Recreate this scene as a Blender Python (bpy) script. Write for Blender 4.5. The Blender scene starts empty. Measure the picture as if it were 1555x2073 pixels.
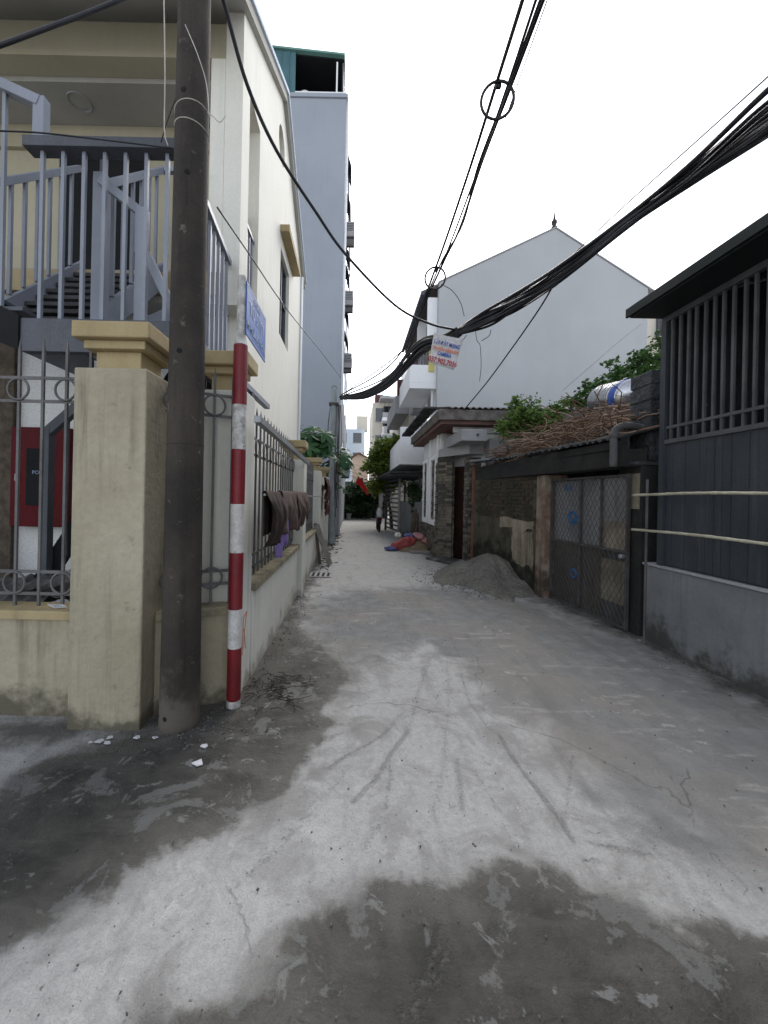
import bpy, bmesh, math, random
import numpy as np
from mathutils import Vector, Matrix, noise as mn
rad = math.radians
sc = bpy.context.scene
COL = sc.collection
random.seed(7); RNG = np.random.default_rng(11)

# ------------------------------------------------------------------ camera
FPX, CAMH, VX, VY, ROLL = 800.0, 1.6, 715.0, 1005.0, rad(1.2)
PW, PH = 1555.0, 2073.0
cam_d = bpy.data.cameras.new('camera'); cam = bpy.data.objects.new('camera', cam_d); COL.objects.link(cam)
cam_d.sensor_fit = 'VERTICAL'; cam_d.sensor_height = 36.0; cam_d.lens = FPX / PH * 36.0
cam_d.shift_x = (PW/2 - VX) / PH; cam_d.shift_y = -(PH/2 - VY) / PH
cam_d.clip_start = 0.05; cam_d.clip_end = 2000
cam.matrix_world = Matrix.Translation((0, 0, CAMH)) @ Matrix.Rotation(rad(90), 4, 'X') @ Matrix.Rotation(ROLL, 4, 'Z')
sc.camera = cam
# ------------------------------------------------------------------ sky, sun, exposure
SUN_EL, SUN_AZ = rad(42), rad(12)          # azimuth from +Y towards +X
w = bpy.data.worlds.new('World'); sc.world = w; w.use_nodes = True
wn, wl = w.node_tree.nodes, w.node_tree.links
bg = wn['Background']; sky = wn.new('ShaderNodeTexSky'); sky.sky_type = 'NISHITA'; sky.sun_disc = False
sky.sun_elevation = SUN_EL; sky.sun_rotation = SUN_AZ
sky.air_density = 1.0; sky.dust_density = 1.0; sky.ozone_density = 1.0
hs = wn.new('ShaderNodeHueSaturation'); hs.inputs['Saturation'].default_value = 0.36
wl.new(sky.outputs[0], hs.inputs['Color']); wl.new(hs.outputs[0], bg.inputs['Color']); bg.inputs['Strength'].default_value = 0.15
sd = bpy.data.lights.new('sun', 'SUN'); sd.energy = 1.4; sd.angle = rad(35); sd.color = (1.0, 0.95, 0.88)
sun = bpy.data.objects.new('sun', sd); COL.objects.link(sun)
sdir = Vector((math.sin(SUN_AZ)*math.cos(SUN_EL), math.cos(SUN_AZ)*math.cos(SUN_EL), math.sin(SUN_EL)))
sun.rotation_euler = sdir.to_track_quat('Z', 'Y').to_euler(); sun.location = (0, 0, 40)
sc.view_settings.view_transform = 'Standard'; sc.view_settings.look = 'None'; sc.view_settings.gamma = 1
sc.view_settings.use_curve_mapping = False; sc.view_settings.exposure = 1.22

# ------------------------------------------------------------------ where a photographed point lies in the place
_c, _s = math.cos(ROLL), math.sin(ROLL)
def _un(x, y):
    dx, dy = x - VX, y - VY
    return dx*_c + dy*_s, -dx*_s + dy*_c
def at(x, y, Y):
    a, b = _un(x, y); return Vector((a*Y/FPX, Y, CAMH - b*Y/FPX))
def gnd(x, y):
    a, b = _un(x, y); Y = CAMH*FPX/b; return (a*Y/FPX, Y)

# ------------------------------------------------------------------ mesh helpers
class MB:
    def __init__(s): s.v = []; s.f = []
    def add(s, vs, fs):
        b = len(s.v); s.v += [tuple(p) for p in vs]; s.f += [tuple(b+i for i in f) for f in fs]; return s
    def box(s, x0, x1, y0, y1, z0, z1):
        return s.add([(x0,y0,z0),(x1,y0,z0),(x1,y1,z0),(x0,y1,z0),(x0,y0,z1),(x1,y0,z1),(x1,y1,z1),(x0,y1,z1)],
                     [(0,3,2,1),(4,5,6,7),(0,1,5,4),(1,2,6,5),(2,3,7,6),(3,0,4,7)])
    def obox(s, c, size, m):
        hx, hy, hz = (q/2 for q in size); vs = []
        for z in (-hz, hz):
            for x, y in ((-hx,-hy),(hx,-hy),(hx,hy),(-hx,hy)): vs.append(Vector(c) + m @ Vector((x,y,z)))
        return s.add(vs, [(0,3,2,1),(4,5,6,7),(0,1,5,4),(1,2,6,5),(2,3,7,6),(3,0,4,7)])
    def bar(s, p, q, wd, h, up=(0,0,1)):
        p, q = Vector(p), Vector(q); d = (q-p); L = d.length; d.normalize(); up = Vector(up)
        if abs(d.dot(up)) > .98: up = Vector((1,0,0))
        x = d.cross(up).normalized(); z = x.cross(d).normalized()
        m = Matrix((x, d, z)).transposed()
        return s.obox((p+q)/2, (wd, L, h), m)
    def prism(s, pts, axis, lo, hi):
        def P(a, b, t): return {'x': (t,a,b), 'y': (a,t,b), 'z': (a,b,t)}[axis]
        n = len(pts); vs = [P(a,b,lo) for a,b in pts] + [P(a,b,hi) for a,b in pts]
        fs = [tuple(range(n))[::-1], tuple(range(n,2*n))] + [(i,(i+1)%n,n+(i+1)%n,n+i) for i in range(n)]
        return s.add(vs, fs)
    def tube(s, pts, r, n=8, cap=True):
        pts = [Vector(p) for p in pts]; k = len(pts); rr = r if hasattr(r, '__len__') else [r]*k
        vs = []; fs = []; u = None
        for i, p in enumerate(pts):
            d = (pts[min(i+1,k-1)] - pts[max(i-1,0)]).normalized()
            if u is None:
                u = d.cross(Vector((0,0,1)) if abs(d.z) < .9 else Vector((1,0,0))).normalized()
            else: u = (u - d*u.dot(d)).normalized()
            v = d.cross(u)
            for j in range(n):
                a = 2*math.pi*j/n; vs.append(p + (u*math.cos(a) + v*math.sin(a))*rr[i])
        for i in range(k-1):
            for j in range(n): fs.append((i*n+j, i*n+(j+1)%n, (i+1)*n+(j+1)%n, (i+1)*n+j))
        if cap: fs += [tuple(range(n))[::-1], tuple(range((k-1)*n, k*n))]
        return s.add(vs, fs)
    def torus(s, c, R, r, normal=(0,1,0), n=24, m=6):
        q = Vector(normal).to_track_quat('Z','Y').to_matrix(); vs = []; fs = []
        for i in range(n):
            a = 2*math.pi*i/n
            for j in range(m):
                b = 2*math.pi*j/m; t = R + r*math.cos(b)
                vs.append(Vector(c) + q @ Vector((t*math.cos(a), t*math.sin(a), r*math.sin(b))))
        for i in range(n):
            for j in range(m): fs.append((i*m+j, ((i+1)%n)*m+j, ((i+1)%n)*m+(j+1)%m, i*m+(j+1)%m))
        return s.add(vs, fs)
    def lathe(s, prof, c=(0,0,0), n=16, axis=(0,0,1)):
        q = Vector(axis).to_track_quat('Z','Y').to_matrix(); k = len(prof); vs = []; fs = []
        for r, z in prof:
            for j in range(n):
                a = 2*math.pi*j/n; vs.append(Vector(c) + q @ Vector((r*math.cos(a), r*math.sin(a), z)))
        for i in range(k-1):
            for j in range(n): fs.append((i*n+j, i*n+(j+1)%n, (i+1)*n+(j+1)%n, (i+1)*n+j))
        fs += [tuple(range(n))[::-1], tuple(range((k-1)*n, k*n))]
        return s.add(vs, fs)
    def mesh(s, name, off=(0,0,0)):
        me = bpy.data.meshes.new(name); ox, oy, oz = off
        me.from_pydata([(x-ox,y-oy,z-oz) for x,y,z in s.v], [], s.f); me.update(); return me
    def build(s, name, mat, parent=None, bevel=0, smooth=False, solid=0):
        if parent is None:
            a = np.array(s.v); off = ((a[:,0].min()+a[:,0].max())/2, (a[:,1].min()+a[:,1].max())/2, a[:,2].min())
        else: off = WORLD.get(parent.name, (0,0,0))
        me = s.mesh(name, off); o = bpy.data.objects.new(name, me); COL.objects.link(o)
        if parent is None: o.location = off; WORLD[o.name] = tuple(off)
        else: o.parent = parent; WORLD[o.name] = tuple(off)
        me.materials.append(M[mat] if isinstance(mat, str) else mat)
        if smooth:
            for p in me.polygons: p.use_smooth = True
        if bevel:
            b = o.modifiers.new('bevel','BEVEL'); b.width = bevel; b.segments = 2; b.limit_method = 'ANGLE'; b.angle_limit = rad(40)
        if solid:
            b = o.modifiers.new('solid','SOLIDIFY'); b.thickness = solid; b.offset = 0
        return o
WORLD = {}
def tag(o, label=None, cat=None, group=None, kind=None):
    if label: o['label'] = label
    if cat:
        o['category'] = cat
        if not kind and 'kind' not in o: o['kind'] = 'thing'
    if group: o['group'] = group
    if kind: o['kind'] = kind
    return o
def thing(name, label, cat, loc, group=None):
    o = bpy.data.objects.new(name, None); COL.objects.link(o); o.location = loc; o.empty_display_size = .1
    WORLD[o.name] = tuple(loc); return tag(o, label, cat, group)
def inst(name, me, parent, loc, rz=0, rot=None, scale=None):
    o = bpy.data.objects.new(name, me); COL.objects.link(o); o.parent = parent
    P = WORLD[parent.name]; o.location = (loc[0]-P[0], loc[1]-P[1], loc[2]-P[2])
    o.rotation_euler = rot if rot else (0,0,rz)
    if scale: o.scale = scale
    WORLD[o.name] = tuple(loc); return o
def mesh_of(mb, name, mat, smooth=False):
    me = mb.mesh(name); me.materials.append(M[mat])
    if smooth:
        for p in me.polygons: p.use_smooth = True
    return me
def spline(pts, k=8):
    pts = [Vector(p) for p in pts]; out = []
    P = [pts[0]*2-pts[1]] + pts + [pts[-1]*2-pts[-2]]
    for i in range(1, len(P)-2):
        a, b, c, d = P[i-1], P[i], P[i+1], P[i+2]
        for j in range(k):
            t = j/k
            out.append(.5*((2*b) + (c-a)*t + (2*a-5*b+4*c-d)*t*t + (3*b-a-3*c+d)*t**3))
    out.append(pts[-1]); return out

# ------------------------------------------------------------------ materials
M = {}
def pm(name, c1, c2=None, scale=3.0, rough=.8, bump=.15, bscale=40, streak=0, scol=(.1,.1,.09), grain=.12, spots=0, spotcol=(.05,.05,.05), metal=0, spec=.3, base=None, disp=.004):
    m = bpy.data.materials.new(name); m.use_nodes = True; N, L = m.node_tree.nodes, m.node_tree.links
    bs = N['Principled BSDF']; bs.inputs['Roughness'].default_value = rough; bs.inputs['Metallic'].default_value = metal
    bs.inputs['Specular IOR Level'].default_value = spec
    c2 = c2 or tuple(x*.82 for x in c1)
    geo = N.new('ShaderNodeNewGeometry'); pos = geo.outputs['Position']
    def noise(sc_, det=6, vec=pos, ro=.6):
        n = N.new('ShaderNodeTexNoise'); n.inputs['Scale'].default_value = sc_; n.inputs['Detail'].default_value = det; n.inputs['Roughness'].default_value = ro
        L.new(vec, n.inputs['Vector']); return n.outputs['Fac']
    def mr(v, a, b, lo=0, hi=1):
        n = N.new('ShaderNodeMapRange'); n.inputs['From Min'].default_value = a; n.inputs['From Max'].default_value = b
        n.inputs['To Min'].default_value = lo; n.inputs['To Max'].default_value = hi; n.interpolation_type = 'SMOOTHSTEP'; L.new(v, n.inputs['Value']); return n.outputs['Result']
    def mix(f, A, B, mode='MIX'):
        n = N.new('ShaderNodeMix'); n.data_type = 'RGBA'; n.blend_type = mode
        if isinstance(f, (int,float)): n.inputs[0].default_value = f
        else: L.new(f, n.inputs[0])
        for i, q in ((6,A),(7,B)):
            if isinstance(q, tuple): n.inputs[i].default_value = (*q, 1)
            else: L.new(q, n.inputs[i])
        return n.outputs[2]
    def mul(a, b):
        n = N.new('ShaderNodeMath'); n.operation = 'MULTIPLY'
        for i, q in enumerate((a,b)):
            if isinstance(q, (int,float)): n.inputs[i].default_value = q
            else: L.new(q, n.inputs[i])
        return n.outputs[0]
    col = mix(mr(noise(scale, 5), .3, .7), c1, c2)
    if grain:
        g = mr(noise(bscale*1.5, 2), .25, .75, 1-grain, 1+grain); cn = N.new('ShaderNodeCombineColor')
        for i in range(3): L.new(g, cn.inputs[i])
        col = mix(1.0, col, cn.outputs[0], 'MULTIPLY')
    if streak:
        mp = N.new('ShaderNodeMapping'); mp.inputs['Scale'].default_value = (7, 7, .35); L.new(pos, mp.inputs['Vector'])
        st = mr(noise(1.3, 5, mp.outputs[0], .65), .46, .72); st2 = mr(noise(1.1, 3), .32, .62)
        col = mix(mul(mul(st, st2), streak), col, scol)
    if spots:
        col = mix(mul(mr(noise(9, 6, ro=.75), .60, .68), spots), col, spotcol)
    if base:   # ragged rising damp: (height, colour, amount)
        sx = N.new('ShaderNodeSeparateXYZ'); L.new(pos, sx.inputs[0])
        ad = N.new('ShaderNodeMath'); ad.operation = 'MULTIPLY_ADD'; L.new(noise(2.6, 6, ro=.68), ad.inputs[0]); ad.inputs[1].default_value = base[0]*5.5; ad.inputs[2].default_value = -base[0]*2.1
        sb = N.new('ShaderNodeMath'); sb.operation = 'SUBTRACT'; L.new(ad.outputs[0], sb.inputs[0]); L.new(sx.outputs['Z'], sb.inputs[1])
        col = mix(mul(mr(sb.outputs[0], -base[0]*.5, base[0]*.6), base[2]), col, base[1])
    L.new(col, bs.inputs['Base Color'])
    if bump:
        b = N.new('ShaderNodeBump'); b.inputs['Strength'].default_value = bump; b.inputs['Distance'].default_value = disp*3
        L.new(noise(bscale, 3), b.inputs['Height']); L.new(b.outputs[0], bs.inputs['Normal'])
    M[name] = m; return m
def leafmat(name, c1, c2, trans=.25):
    m = bpy.data.materials.new(name); m.use_nodes = True; N, L = m.node_tree.nodes, m.node_tree.links
    bs = N['Principled BSDF']; bs.inputs['Roughness'].default_value = .5; bs.inputs['Specular IOR Level'].default_value = .3
    geo = N.new('ShaderNodeNewGeometry'); rp = N.new('ShaderNodeValToRGB'); rp.color_ramp.elements[0].color = (*c1,1); rp.color_ramp.elements[1].color = (*c2,1)
    L.new(geo.outputs['Random Per Island'], rp.inputs[0]); L.new(rp.outputs[0], bs.inputs['Base Color'])
    tr = N.new('ShaderNodeBsdfTranslucent'); L.new(rp.outputs[0], tr.inputs[0]); ms = N.new('ShaderNodeMixShader'); ms.inputs[0].default_value = trans
    L.new(bs.outputs[0], ms.inputs[1]); L.new(tr.outputs[0], ms.inputs[2]); L.new(ms.outputs[0], N['Material Output'].inputs['Surface'])
    M[name] = m
def glassmat(name, c, rough=.08):
    m = bpy.data.materials.new(name); m.use_nodes = True; bs = m.node_tree.nodes['Principled BSDF']
    bs.inputs['Base Color'].default_value = (*c,1); bs.inputs['Roughness'].default_value = rough; bs.inputs['Specular IOR Level'].default_value = .6; M[name] = m

pm('cream', (.43,.385,.29), (.335,.295,.212), .9, .85, .4, 16, streak=.9, scol=(.155,.132,.094), spots=.5, spotcol=(.19,.16,.118), grain=.05, base=(.16,(.095,.083,.058),.88), disp=.008)
pm('creamwhite', (.64,.635,.58), (.56,.55,.49), 1.3, .85, .12, 45, streak=.55, scol=(.34,.31,.24), spots=.2, spotcol=(.36,.33,.26), grain=.04, base=(.18,(.22,.20,.16),.7))
pm('ochre', (.42,.335,.19), (.35,.275,.15), 2.5, .85, .12, 45, streak=.5, scol=(.19,.15,.1), grain=.05)
pm('coping', (.34,.29,.18), (.16,.145,.11), 5, .9, .5, 25, spots=.7, spotcol=(.06,.06,.045))
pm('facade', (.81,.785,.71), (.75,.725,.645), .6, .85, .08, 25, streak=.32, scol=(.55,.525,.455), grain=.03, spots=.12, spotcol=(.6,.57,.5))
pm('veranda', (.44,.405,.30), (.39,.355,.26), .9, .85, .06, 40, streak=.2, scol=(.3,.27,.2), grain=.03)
pm('plaster_white', (.74,.74,.73), (.66,.66,.65), .8, .8, .08, 30, streak=.15, scol=(.5,.5,.48))
pm('housewhite', (.84,.84,.85), (.79,.79,.80), .6, .75, .05, 30, streak=.1, scol=(.6,.6,.58), grain=.03)
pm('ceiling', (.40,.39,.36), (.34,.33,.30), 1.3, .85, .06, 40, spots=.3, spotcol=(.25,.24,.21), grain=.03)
pm('gable', (.475,.483,.495), (.42,.428,.44), .3, .9, .08, 25, streak=.16, scol=(.36,.367,.377), grain=.03, spots=.15, spotcol=(.36,.365,.375))
pm('tallwall', (.345,.37,.412), (.295,.32,.36), .22, .85, .06, 25, streak=.25, scol=(.25,.268,.30), grain=.03, spots=.15, spotcol=(.25,.27,.30))
pm('concrete', (.205,.21,.215), (.15,.155,.16), 1.3, .85, .25, 25, streak=.65, scol=(.085,.088,.092), spots=.3, spotcol=(.08,.08,.08), grain=.06, base=(.26,(.05,.048,.042),.85))
pm('greyplaster', (.36,.36,.37), (.29,.29,.30), 1.6, .9, .3, 30, streak=.4, scol=(.18,.18,.18))
pm('darkconcrete', (.085,.09,.10), (.045,.048,.052), 2.2, .9, .9, 14, streak=.5, scol=(.02,.02,.02), disp=.02)
pm('sooty', (.03,.029,.027), (.015,.015,.015), 3, .95, .5, 20)
pm('mossywall', (.10,.088,.064), (.04,.04,.03), 2.2, .95, .6, 22, streak=.9, scol=(.016,.018,.012), spots=.5, spotcol=(.02,.025,.014), base=(.75,(.013,.015,.009),.95))
pm('oldplaster', (.33,.285,.22), (.18,.15,.11), 3.0, .95, .5, 20, streak=.85, scol=(.045,.04,.03), spots=.3, spotcol=(.05,.045,.035), base=(.5,(.025,.027,.017),.9))
pm('rustpaint', (.27,.225,.185), (.13,.075,.05), 5, .95, .5, 25, streak=.8, scol=(.05,.035,.028), spots=.5, spotcol=(.09,.05,.035), base=(.4,(.03,.03,.022),.8))
pm('pole', (.062,.051,.043), (.030,.026,.023), 1.6, .9, .35, 45, streak=.85, scol=(.014,.012,.011), spots=.7, spotcol=(.16,.14,.118), grain=.10, base=(.4,(.13,.115,.095),.8))
pm('polegrey', (.30,.33,.34), (.22,.24,.25), 2.4, .85, .3, 40, streak=.4, scol=(.12,.13,.13))
pm('red_paint', (.19,.011,.017), (.14,.009,.014), 5, .45, .2, 35, spots=.45, spotcol=(.10,.03,.03), streak=.4, scol=(.09,.02,.02), spec=.4)
pm('white_paint', (.62,.605,.59), (.46,.44,.42), 5, .7, .35, 30, spots=.8, spotcol=(.22,.19,.17), streak=.55, scol=(.26,.235,.21))
pm('chipped', (.62,.61,.59), (.30,.28,.26), 14, .8, .5, 30, spots=.8, spotcol=(.16,.15,.14))
pm('rail', (.265,.285,.335), (.22,.235,.275), 2, .5, .06, 50, streak=.25, scol=(.15,.155,.17), spec=.4, grain=.04)
pm('raildark', (.10,.107,.125), (.07,.075,.088), 2, .6, .1, 50, streak=.3, scol=(.05,.045,.04))
pm('steelgrey', (.085,.08,.08), (.05,.045,.043), 4, .65, .25, 50, streak=.4, scol=(.06,.035,.025))
pm('galv', (.33,.34,.35), (.22,.23,.24), 3, .45, .15, 40, metal=.5, spots=.3, spotcol=(.12,.1,.09))
pm('sheet', (.22,.225,.232), (.15,.154,.16), 2.5, .65, .25, 12, streak=.75, scol=(.07,.064,.058), metal=.1, spots=.3, spotcol=(.10,.08,.065))
pm('sheetcream', (.22,.20,.15), (.13,.115,.085), 2.5, .8, .25, 12, streak=.6, scol=(.05,.045,.035))
pm('shedplate', (.042,.047,.055), (.028,.032,.038), 1.2, .5, .12, 20, streak=.75, scol=(.085,.092,.10), spec=.4, spots=.15, spotcol=(.09,.08,.07), base=(.5,(.075,.07,.065),.5))
pm('shedbar', (.10,.103,.11), (.06,.062,.067), 3, .55, .15, 50, streak=.5, scol=(.05,.042,.036))
pm('roofgreen', (.016,.021,.021), (.010,.014,.014), 2, .6, .1, 30)
pm('dark', (.012,.013,.015), (.008,.009,.01), 2, .9, 0, 30)
pm('darkroof', (.075,.075,.08), (.035,.035,.036), 4, .9, .5, 20, spots=.6, spotcol=(.02,.02,.018))
pm('greensheet', (.075,.165,.185), (.055,.125,.145), 1.0, .6, .05, 20, streak=.5, scol=(.04,.09,.105))
pm('greentrim', (.15,.30,.26), (.11,.23,.20), 1.0, .6, .05, 20)
pm('bamboo', (.50,.475,.37), (.34,.31,.23), 9, .6, .25, 40)
pm('cable', (.012,.012,.016), (.022,.022,.028), 4, .5, .1, 60, spec=.4)
pm('cablebrown', (.05,.035,.028), (.03,.022,.02), 4, .7, .2, 60)
pm('string', (.55,.52,.46), (.42,.40,.36), 9, .8, 0, 60)
pm('redbox', (.105,.006,.010), (.08,.004,.007), 2, .6, .05, 30, spec=.15)
pm('stone1', (.15,.132,.106), (.085,.077,.066), 9, .9, .7, 40, spots=.3, spotcol=(.04,.036,.032))
pm('stone2', (.20,.175,.138), (.12,.106,.085), 9, .9, .7, 40)
pm('stone3', (.085,.08,.072), (.05,.047,.043), 9, .9, .7, 40)
pm('mortar', (.06,.057,.052), (.04,.038,.035), 9, .95, .4, 40)
pm('brick1', (.075,.052,.036), (.033,.031,.023), 8, .95, .6, 30, spots=.6, spotcol=(.015,.018,.011))
pm('brick2', (.052,.044,.031), (.024,.024,.017), 8, .95, .6, 30, spots=.6, spotcol=(.015,.018,.011))
pm('oldroof', (.20,.18,.165), (.09,.08,.075), 5, .9, .5, 20, spots=.7, spotcol=(.04,.04,.035))
pm('redtrim', (.16,.085,.07), (.11,.065,.055), 4, .85, .3, 30, spots=.5, spotcol=(.26,.25,.24))
pm('doorwood', (.045,.022,.018), (.03,.015,.012), 3, .5, .1, 20)
pm('sand', (.235,.222,.196), (.165,.156,.138), 3, .95, 1.0, 22, grain=.28, spots=.5, spotcol=(.10,.093,.08), disp=.03)
pm('sandbrown', (.27,.21,.145), (.2,.155,.105), 6, .95, .8, 60, grain=.2, disp=.01)
pm('vine', (.19,.115,.075), (.10,.062,.042), 9, .9, .2, 60)
pm('vinelight', (.33,.25,.19), (.2,.14,.1), 9, .9, .2, 60)
pm('bark', (.12,.095,.07), (.06,.048,.036), 9, .9, .6, 30)
pm('cloth_brown', (.095,.062,.052), (.06,.04,.034), 6, .95, .5, 90, grain=.3)
pm('cloth_dark', (.055,.038,.034), (.034,.024,.022), 6, .95, .5, 90, grain=.3)
pm('cloth_purple', (.26,.19,.46), (.2,.14,.38), 6, .9, .3, 60)
pm('sackred', (.36,.08,.075), (.24,.05,.05), 8, .8, .4, 40, grain=.25)
pm('sackstripe', (.45,.28,.27), (.33,.12,.12), 16, .8, .4, 40)
pm('sackblue', (.10,.12,.27), (.07,.085,.2), 8, .8, .4, 40)
pm('white_plastic', (.72,.71,.68), (.6,.59,.56), 6, .6, .2, 40)
pm('blueplate', (.04,.12,.40), (.032,.10,.34), 4, .55, .05, 40, spots=.25, spotcol=(.12,.2,.42), spec=.2)
pm('lettering', (.42,.48,.60), (.28,.36,.52), 30, .6, 0, 40)
pm('paper', (.60,.59,.585), (.50,.49,.485), 6, .8, .2, 20)
pm('ink_blue', (.05,.09,.36), (.07,.13,.42), 20, .8, 0, 40)
pm('ink_red', (.62,.16,.10), (.66,.24,.16), 20, .8, 0, 40)
pm('ink_dark_red', (.42,.03,.06), (.36,.025,.05), 20, .8, 0, 40)
pm('graffiti_blue', (.02,.10,.28), (.03,.14,.34), 12, .7, 0, 40)
pm('graffiti_red', (.50,.16,.11), (.58,.3,.22), 30, .8, 0, 40)
pm('tanksteel', (.52,.52,.53), (.44,.44,.46), 2, .25, .03, 20, metal=.85, spec=.5)
pm('tankblue', (.05,.11,.42), (.04,.09,.36), 2, .4, .03, 20)
pm('acwhite', (.42,.41,.41), (.34,.33,.33), 3, .6, .05, 20)
pm('far_cream', (.62,.58,.50), (.56,.52,.45), .3, .85, 0, 20, streak=.25, scol=(.4,.38,.33))
pm('far_blue', (.58,.65,.74), (.52,.60,.70), .3, .85, 0, 20, streak=.3, scol=(.42,.46,.52))
pm('far_peach', (.60,.45,.34), (.52,.39,.3), .5, .85, 0, 20, streak=.25, scol=(.4,.32,.26))
pm('far_aqua', (.45,.62,.62), (.4,.56,.57), .5, .85, 0, 20)
pm('far_grey', (.42,.42,.43), (.33,.33,.34), .6, .85, .05, 20, streak=.4, scol=(.16,.16,.15))
pm('maroon', (.12,.05,.05), (.09,.04,.04), .6, .85, .1, 20)
pm('blue_tarp', (.10,.17,.42), (.08,.13,.35), 2, .7, .1, 10)
pm('flagred', (.62,.03,.02), (.5,.02,.015), 3, .7, .1, 20)
pm('tealdoor', (.06,.12,.14), (.045,.09,.105), 2, .6, .1, 20, streak=.5, scol=(.03,.05,.06))
pm('tyre', (.02,.02,.02), (.014,.014,.014), 9, .85, .2, 50)
pm('chip', (.62,.62,.64), (.5,.5,.52), 20, .5, .1, 60)
pm('pebble', (.16,.155,.15), (.06,.058,.055), 30, .9, .3, 90)
pm('debris', (.16,.15,.15), (.07,.066,.066), 6, .85, .5, 25, spots=.4, spotcol=(.03,.03,.03))
pm('terracotta', (.26,.12,.07), (.18,.085,.05), 6, .85, .3, 30)
pm('plank', (.30,.28,.255), (.2,.185,.17), 5, .85, .4, 30, streak=.5, scol=(.12,.11,.1))
pm('yellowcloth', (.60,.52,.16), (.5,.44,.14), 6, .9, .2, 40)
glassmat('glass', (.03,.035,.045)); glassmat('glass_glare', (.45,.47,.5), .15)
leafmat('leaf_light', (.15,.24,.045), (.08,.16,.035)); leafmat('leaf_mid', (.045,.105,.03), (.09,.17,.045)); leafmat('leaf_dark', (.02,.055,.02), (.05,.10,.035))
pm('rustred', (.17,.075,.05), (.10,.045,.032), 6, .9, .4, 30, streak=.5, scol=(.04,.03,.025), spots=.4, spotcol=(.24,.2,.17))
pm('fenceiron', (.15,.148,.15), (.10,.096,.096), 4, .6, .25, 50, streak=.35, scol=(.09,.06,.045))
pm('lowsheet', (.085,.08,.07), (.05,.047,.042), 2.5, .8, .25, 12, streak=.6, scol=(.03,.027,.022))
pm('twig', (.045,.037,.03), (.025,.021,.018), 20, .95, .2, 60)
pm('deadleaf', (.10,.075,.045), (.05,.037,.024), 30, .9, .1, 60)
pm('pipegrey', (.10,.102,.105), (.06,.06,.062), 4, .8, .3, 30)
leafmat('leaf_papaya', (.025,.085,.03), (.045,.12,.04)); leafmat('leaf_yellow', (.22,.27,.045), (.09,.16,.032), .4)
# ================================================================== GROUND
def poly_sd(PX, PY, poly):
    """signed distance (positive inside) of points to a polygon on the ground"""
    P = np.array(poly); Q = np.roll(P, -1, 0); best = np.full(PX.shape, 1e9); ins = np.zeros(PX.shape, bool)
    for (x0,y0),(x1,y1) in zip(P, Q):
        dx, dy = x1-x0, y1-y0; L2 = dx*dx+dy*dy+1e-12
        t = np.clip(((PX-x0)*dx+(PY-y0)*dy)/L2, 0, 1); best = np.minimum(best, np.hypot(PX-x0-t*dx, PY-y0-t*dy))
        cr = (y0 > PY) != (y1 > PY); xi = x0+(PY-y0)/(dy if abs(dy) > 1e-12 else 1e-12)*dx; ins ^= cr & (PX < xi)
    return np.where(ins, best, -best)
def line_d(PX, PY, pts):
    best = np.full(PX.shape, 1e9)
    for (x0,y0),(x1,y1) in zip(pts[:-1], pts[1:]):
        dx, dy = x1-x0, y1-y0; t = np.clip(((PX-x0)*dx+(PY-y0)*dy)/(dx*dx+dy*dy+1e-12), 0, 1)
        best = np.minimum(best, np.hypot(PX-x0-t*dx, PY-y0-t*dy))
    return best
def axis(lo, hi, segs):
    out = []
    for a, b, st in segs: out += list(np.arange(a, b, st))
    out = [x for x in out]; x = segs[-1][1]; st = segs[-1][2]; 
    while x < hi: out.append(x); st *= 1.45; x += st
    out.append(hi); x = segs[0][0]; st = segs[0][2]; pre = []
    while True:
        st *= 1.45; x -= st
        if x <= lo: break
        pre.append(x)
    return np.array([lo] + pre[::-1] + out)
xs = axis(-600, 600, [(-5,-2.6,.12),(-2.6,-1.3,.03),(-1.3,2.3,.0125),(2.3,3.8,.03),(3.8,6,.2)])
ys = axis(-600, 900, [(.6,1.0,.05),(1.0,2.3,.0125),(2.3,4.2,.025),(4.2,8,.06),(8,32,.25)])
GX, GY = np.meshgrid(xs, ys); gx, gy = GX.ravel(), GY.ravel(); near = (gx>-5)&(gx<6)&(gy>.5)&(gy<33)
G = lambda pts: [gnd(*p) for p in pts]
wetA = G([(-260,1640),(0,1604),(30,1570),(78,1543),(130,1522),(190,1512),(250,1496),(330,1480),(400,1440),(470,1415),(515,1372),(560,1300),(588,1255),(600,1268),(640,1300),(690,1338),(706,1368),(690,1400),(655,1440),(700,1468),(660,1482),(636,1505),(618,1545),(590,1590),(548,1640),(500,1650),(430,1690),(340,1712),(268,1762),(250,1800),(180,1842),(90,1885),(0,1925),(-300,2000)])
wetB = G([(240,2110),(300,2048),(360,2034),(470,2004),(568,1944),(584,1880),(640,1822),(760,1788),(900,1776),(1005,1752),(1095,1752),(1160,1782),(1250,1822),(1330,1866),(1395,1884),(1440,1872),(1480,1885),(1555,1916),(1800,2000),(1800,2600),(240,2600)])
dustP = G([(716,1400),(770,1335),(870,1306),(930,1346),(984,1440),(1080,1488),(1150,1570),(1262,1690),(1400,1775),(1555,1850),(1750,1920),(1750,2300),(-300,2300),(-300,2030),(0,1935),(60,1892),(180,1846),(270,1764),(340,1714),(430,1692),(540,1648),(620,1548),(640,1506),(700,1470),(660,1440)])
smooth1 = G([(600,1240),(700,1195),(900,1190),(1060,1215),(1300,1310),(1555,1430),(1850,1570),(1700,1760),(1380,1750),(1190,1610),(1080,1490),(980,1440),(930,1350),(870,1312),(770,1338),(724,1395),(700,1360),(640,1300)])
sdw = np.full(gx.shape, -.5); sdd = np.full(gx.shape, -.5); sds = np.full(gx.shape, -.5); gro = np.zeros(gx.shape)
nx, ny = gx[near], gy[near]
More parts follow.
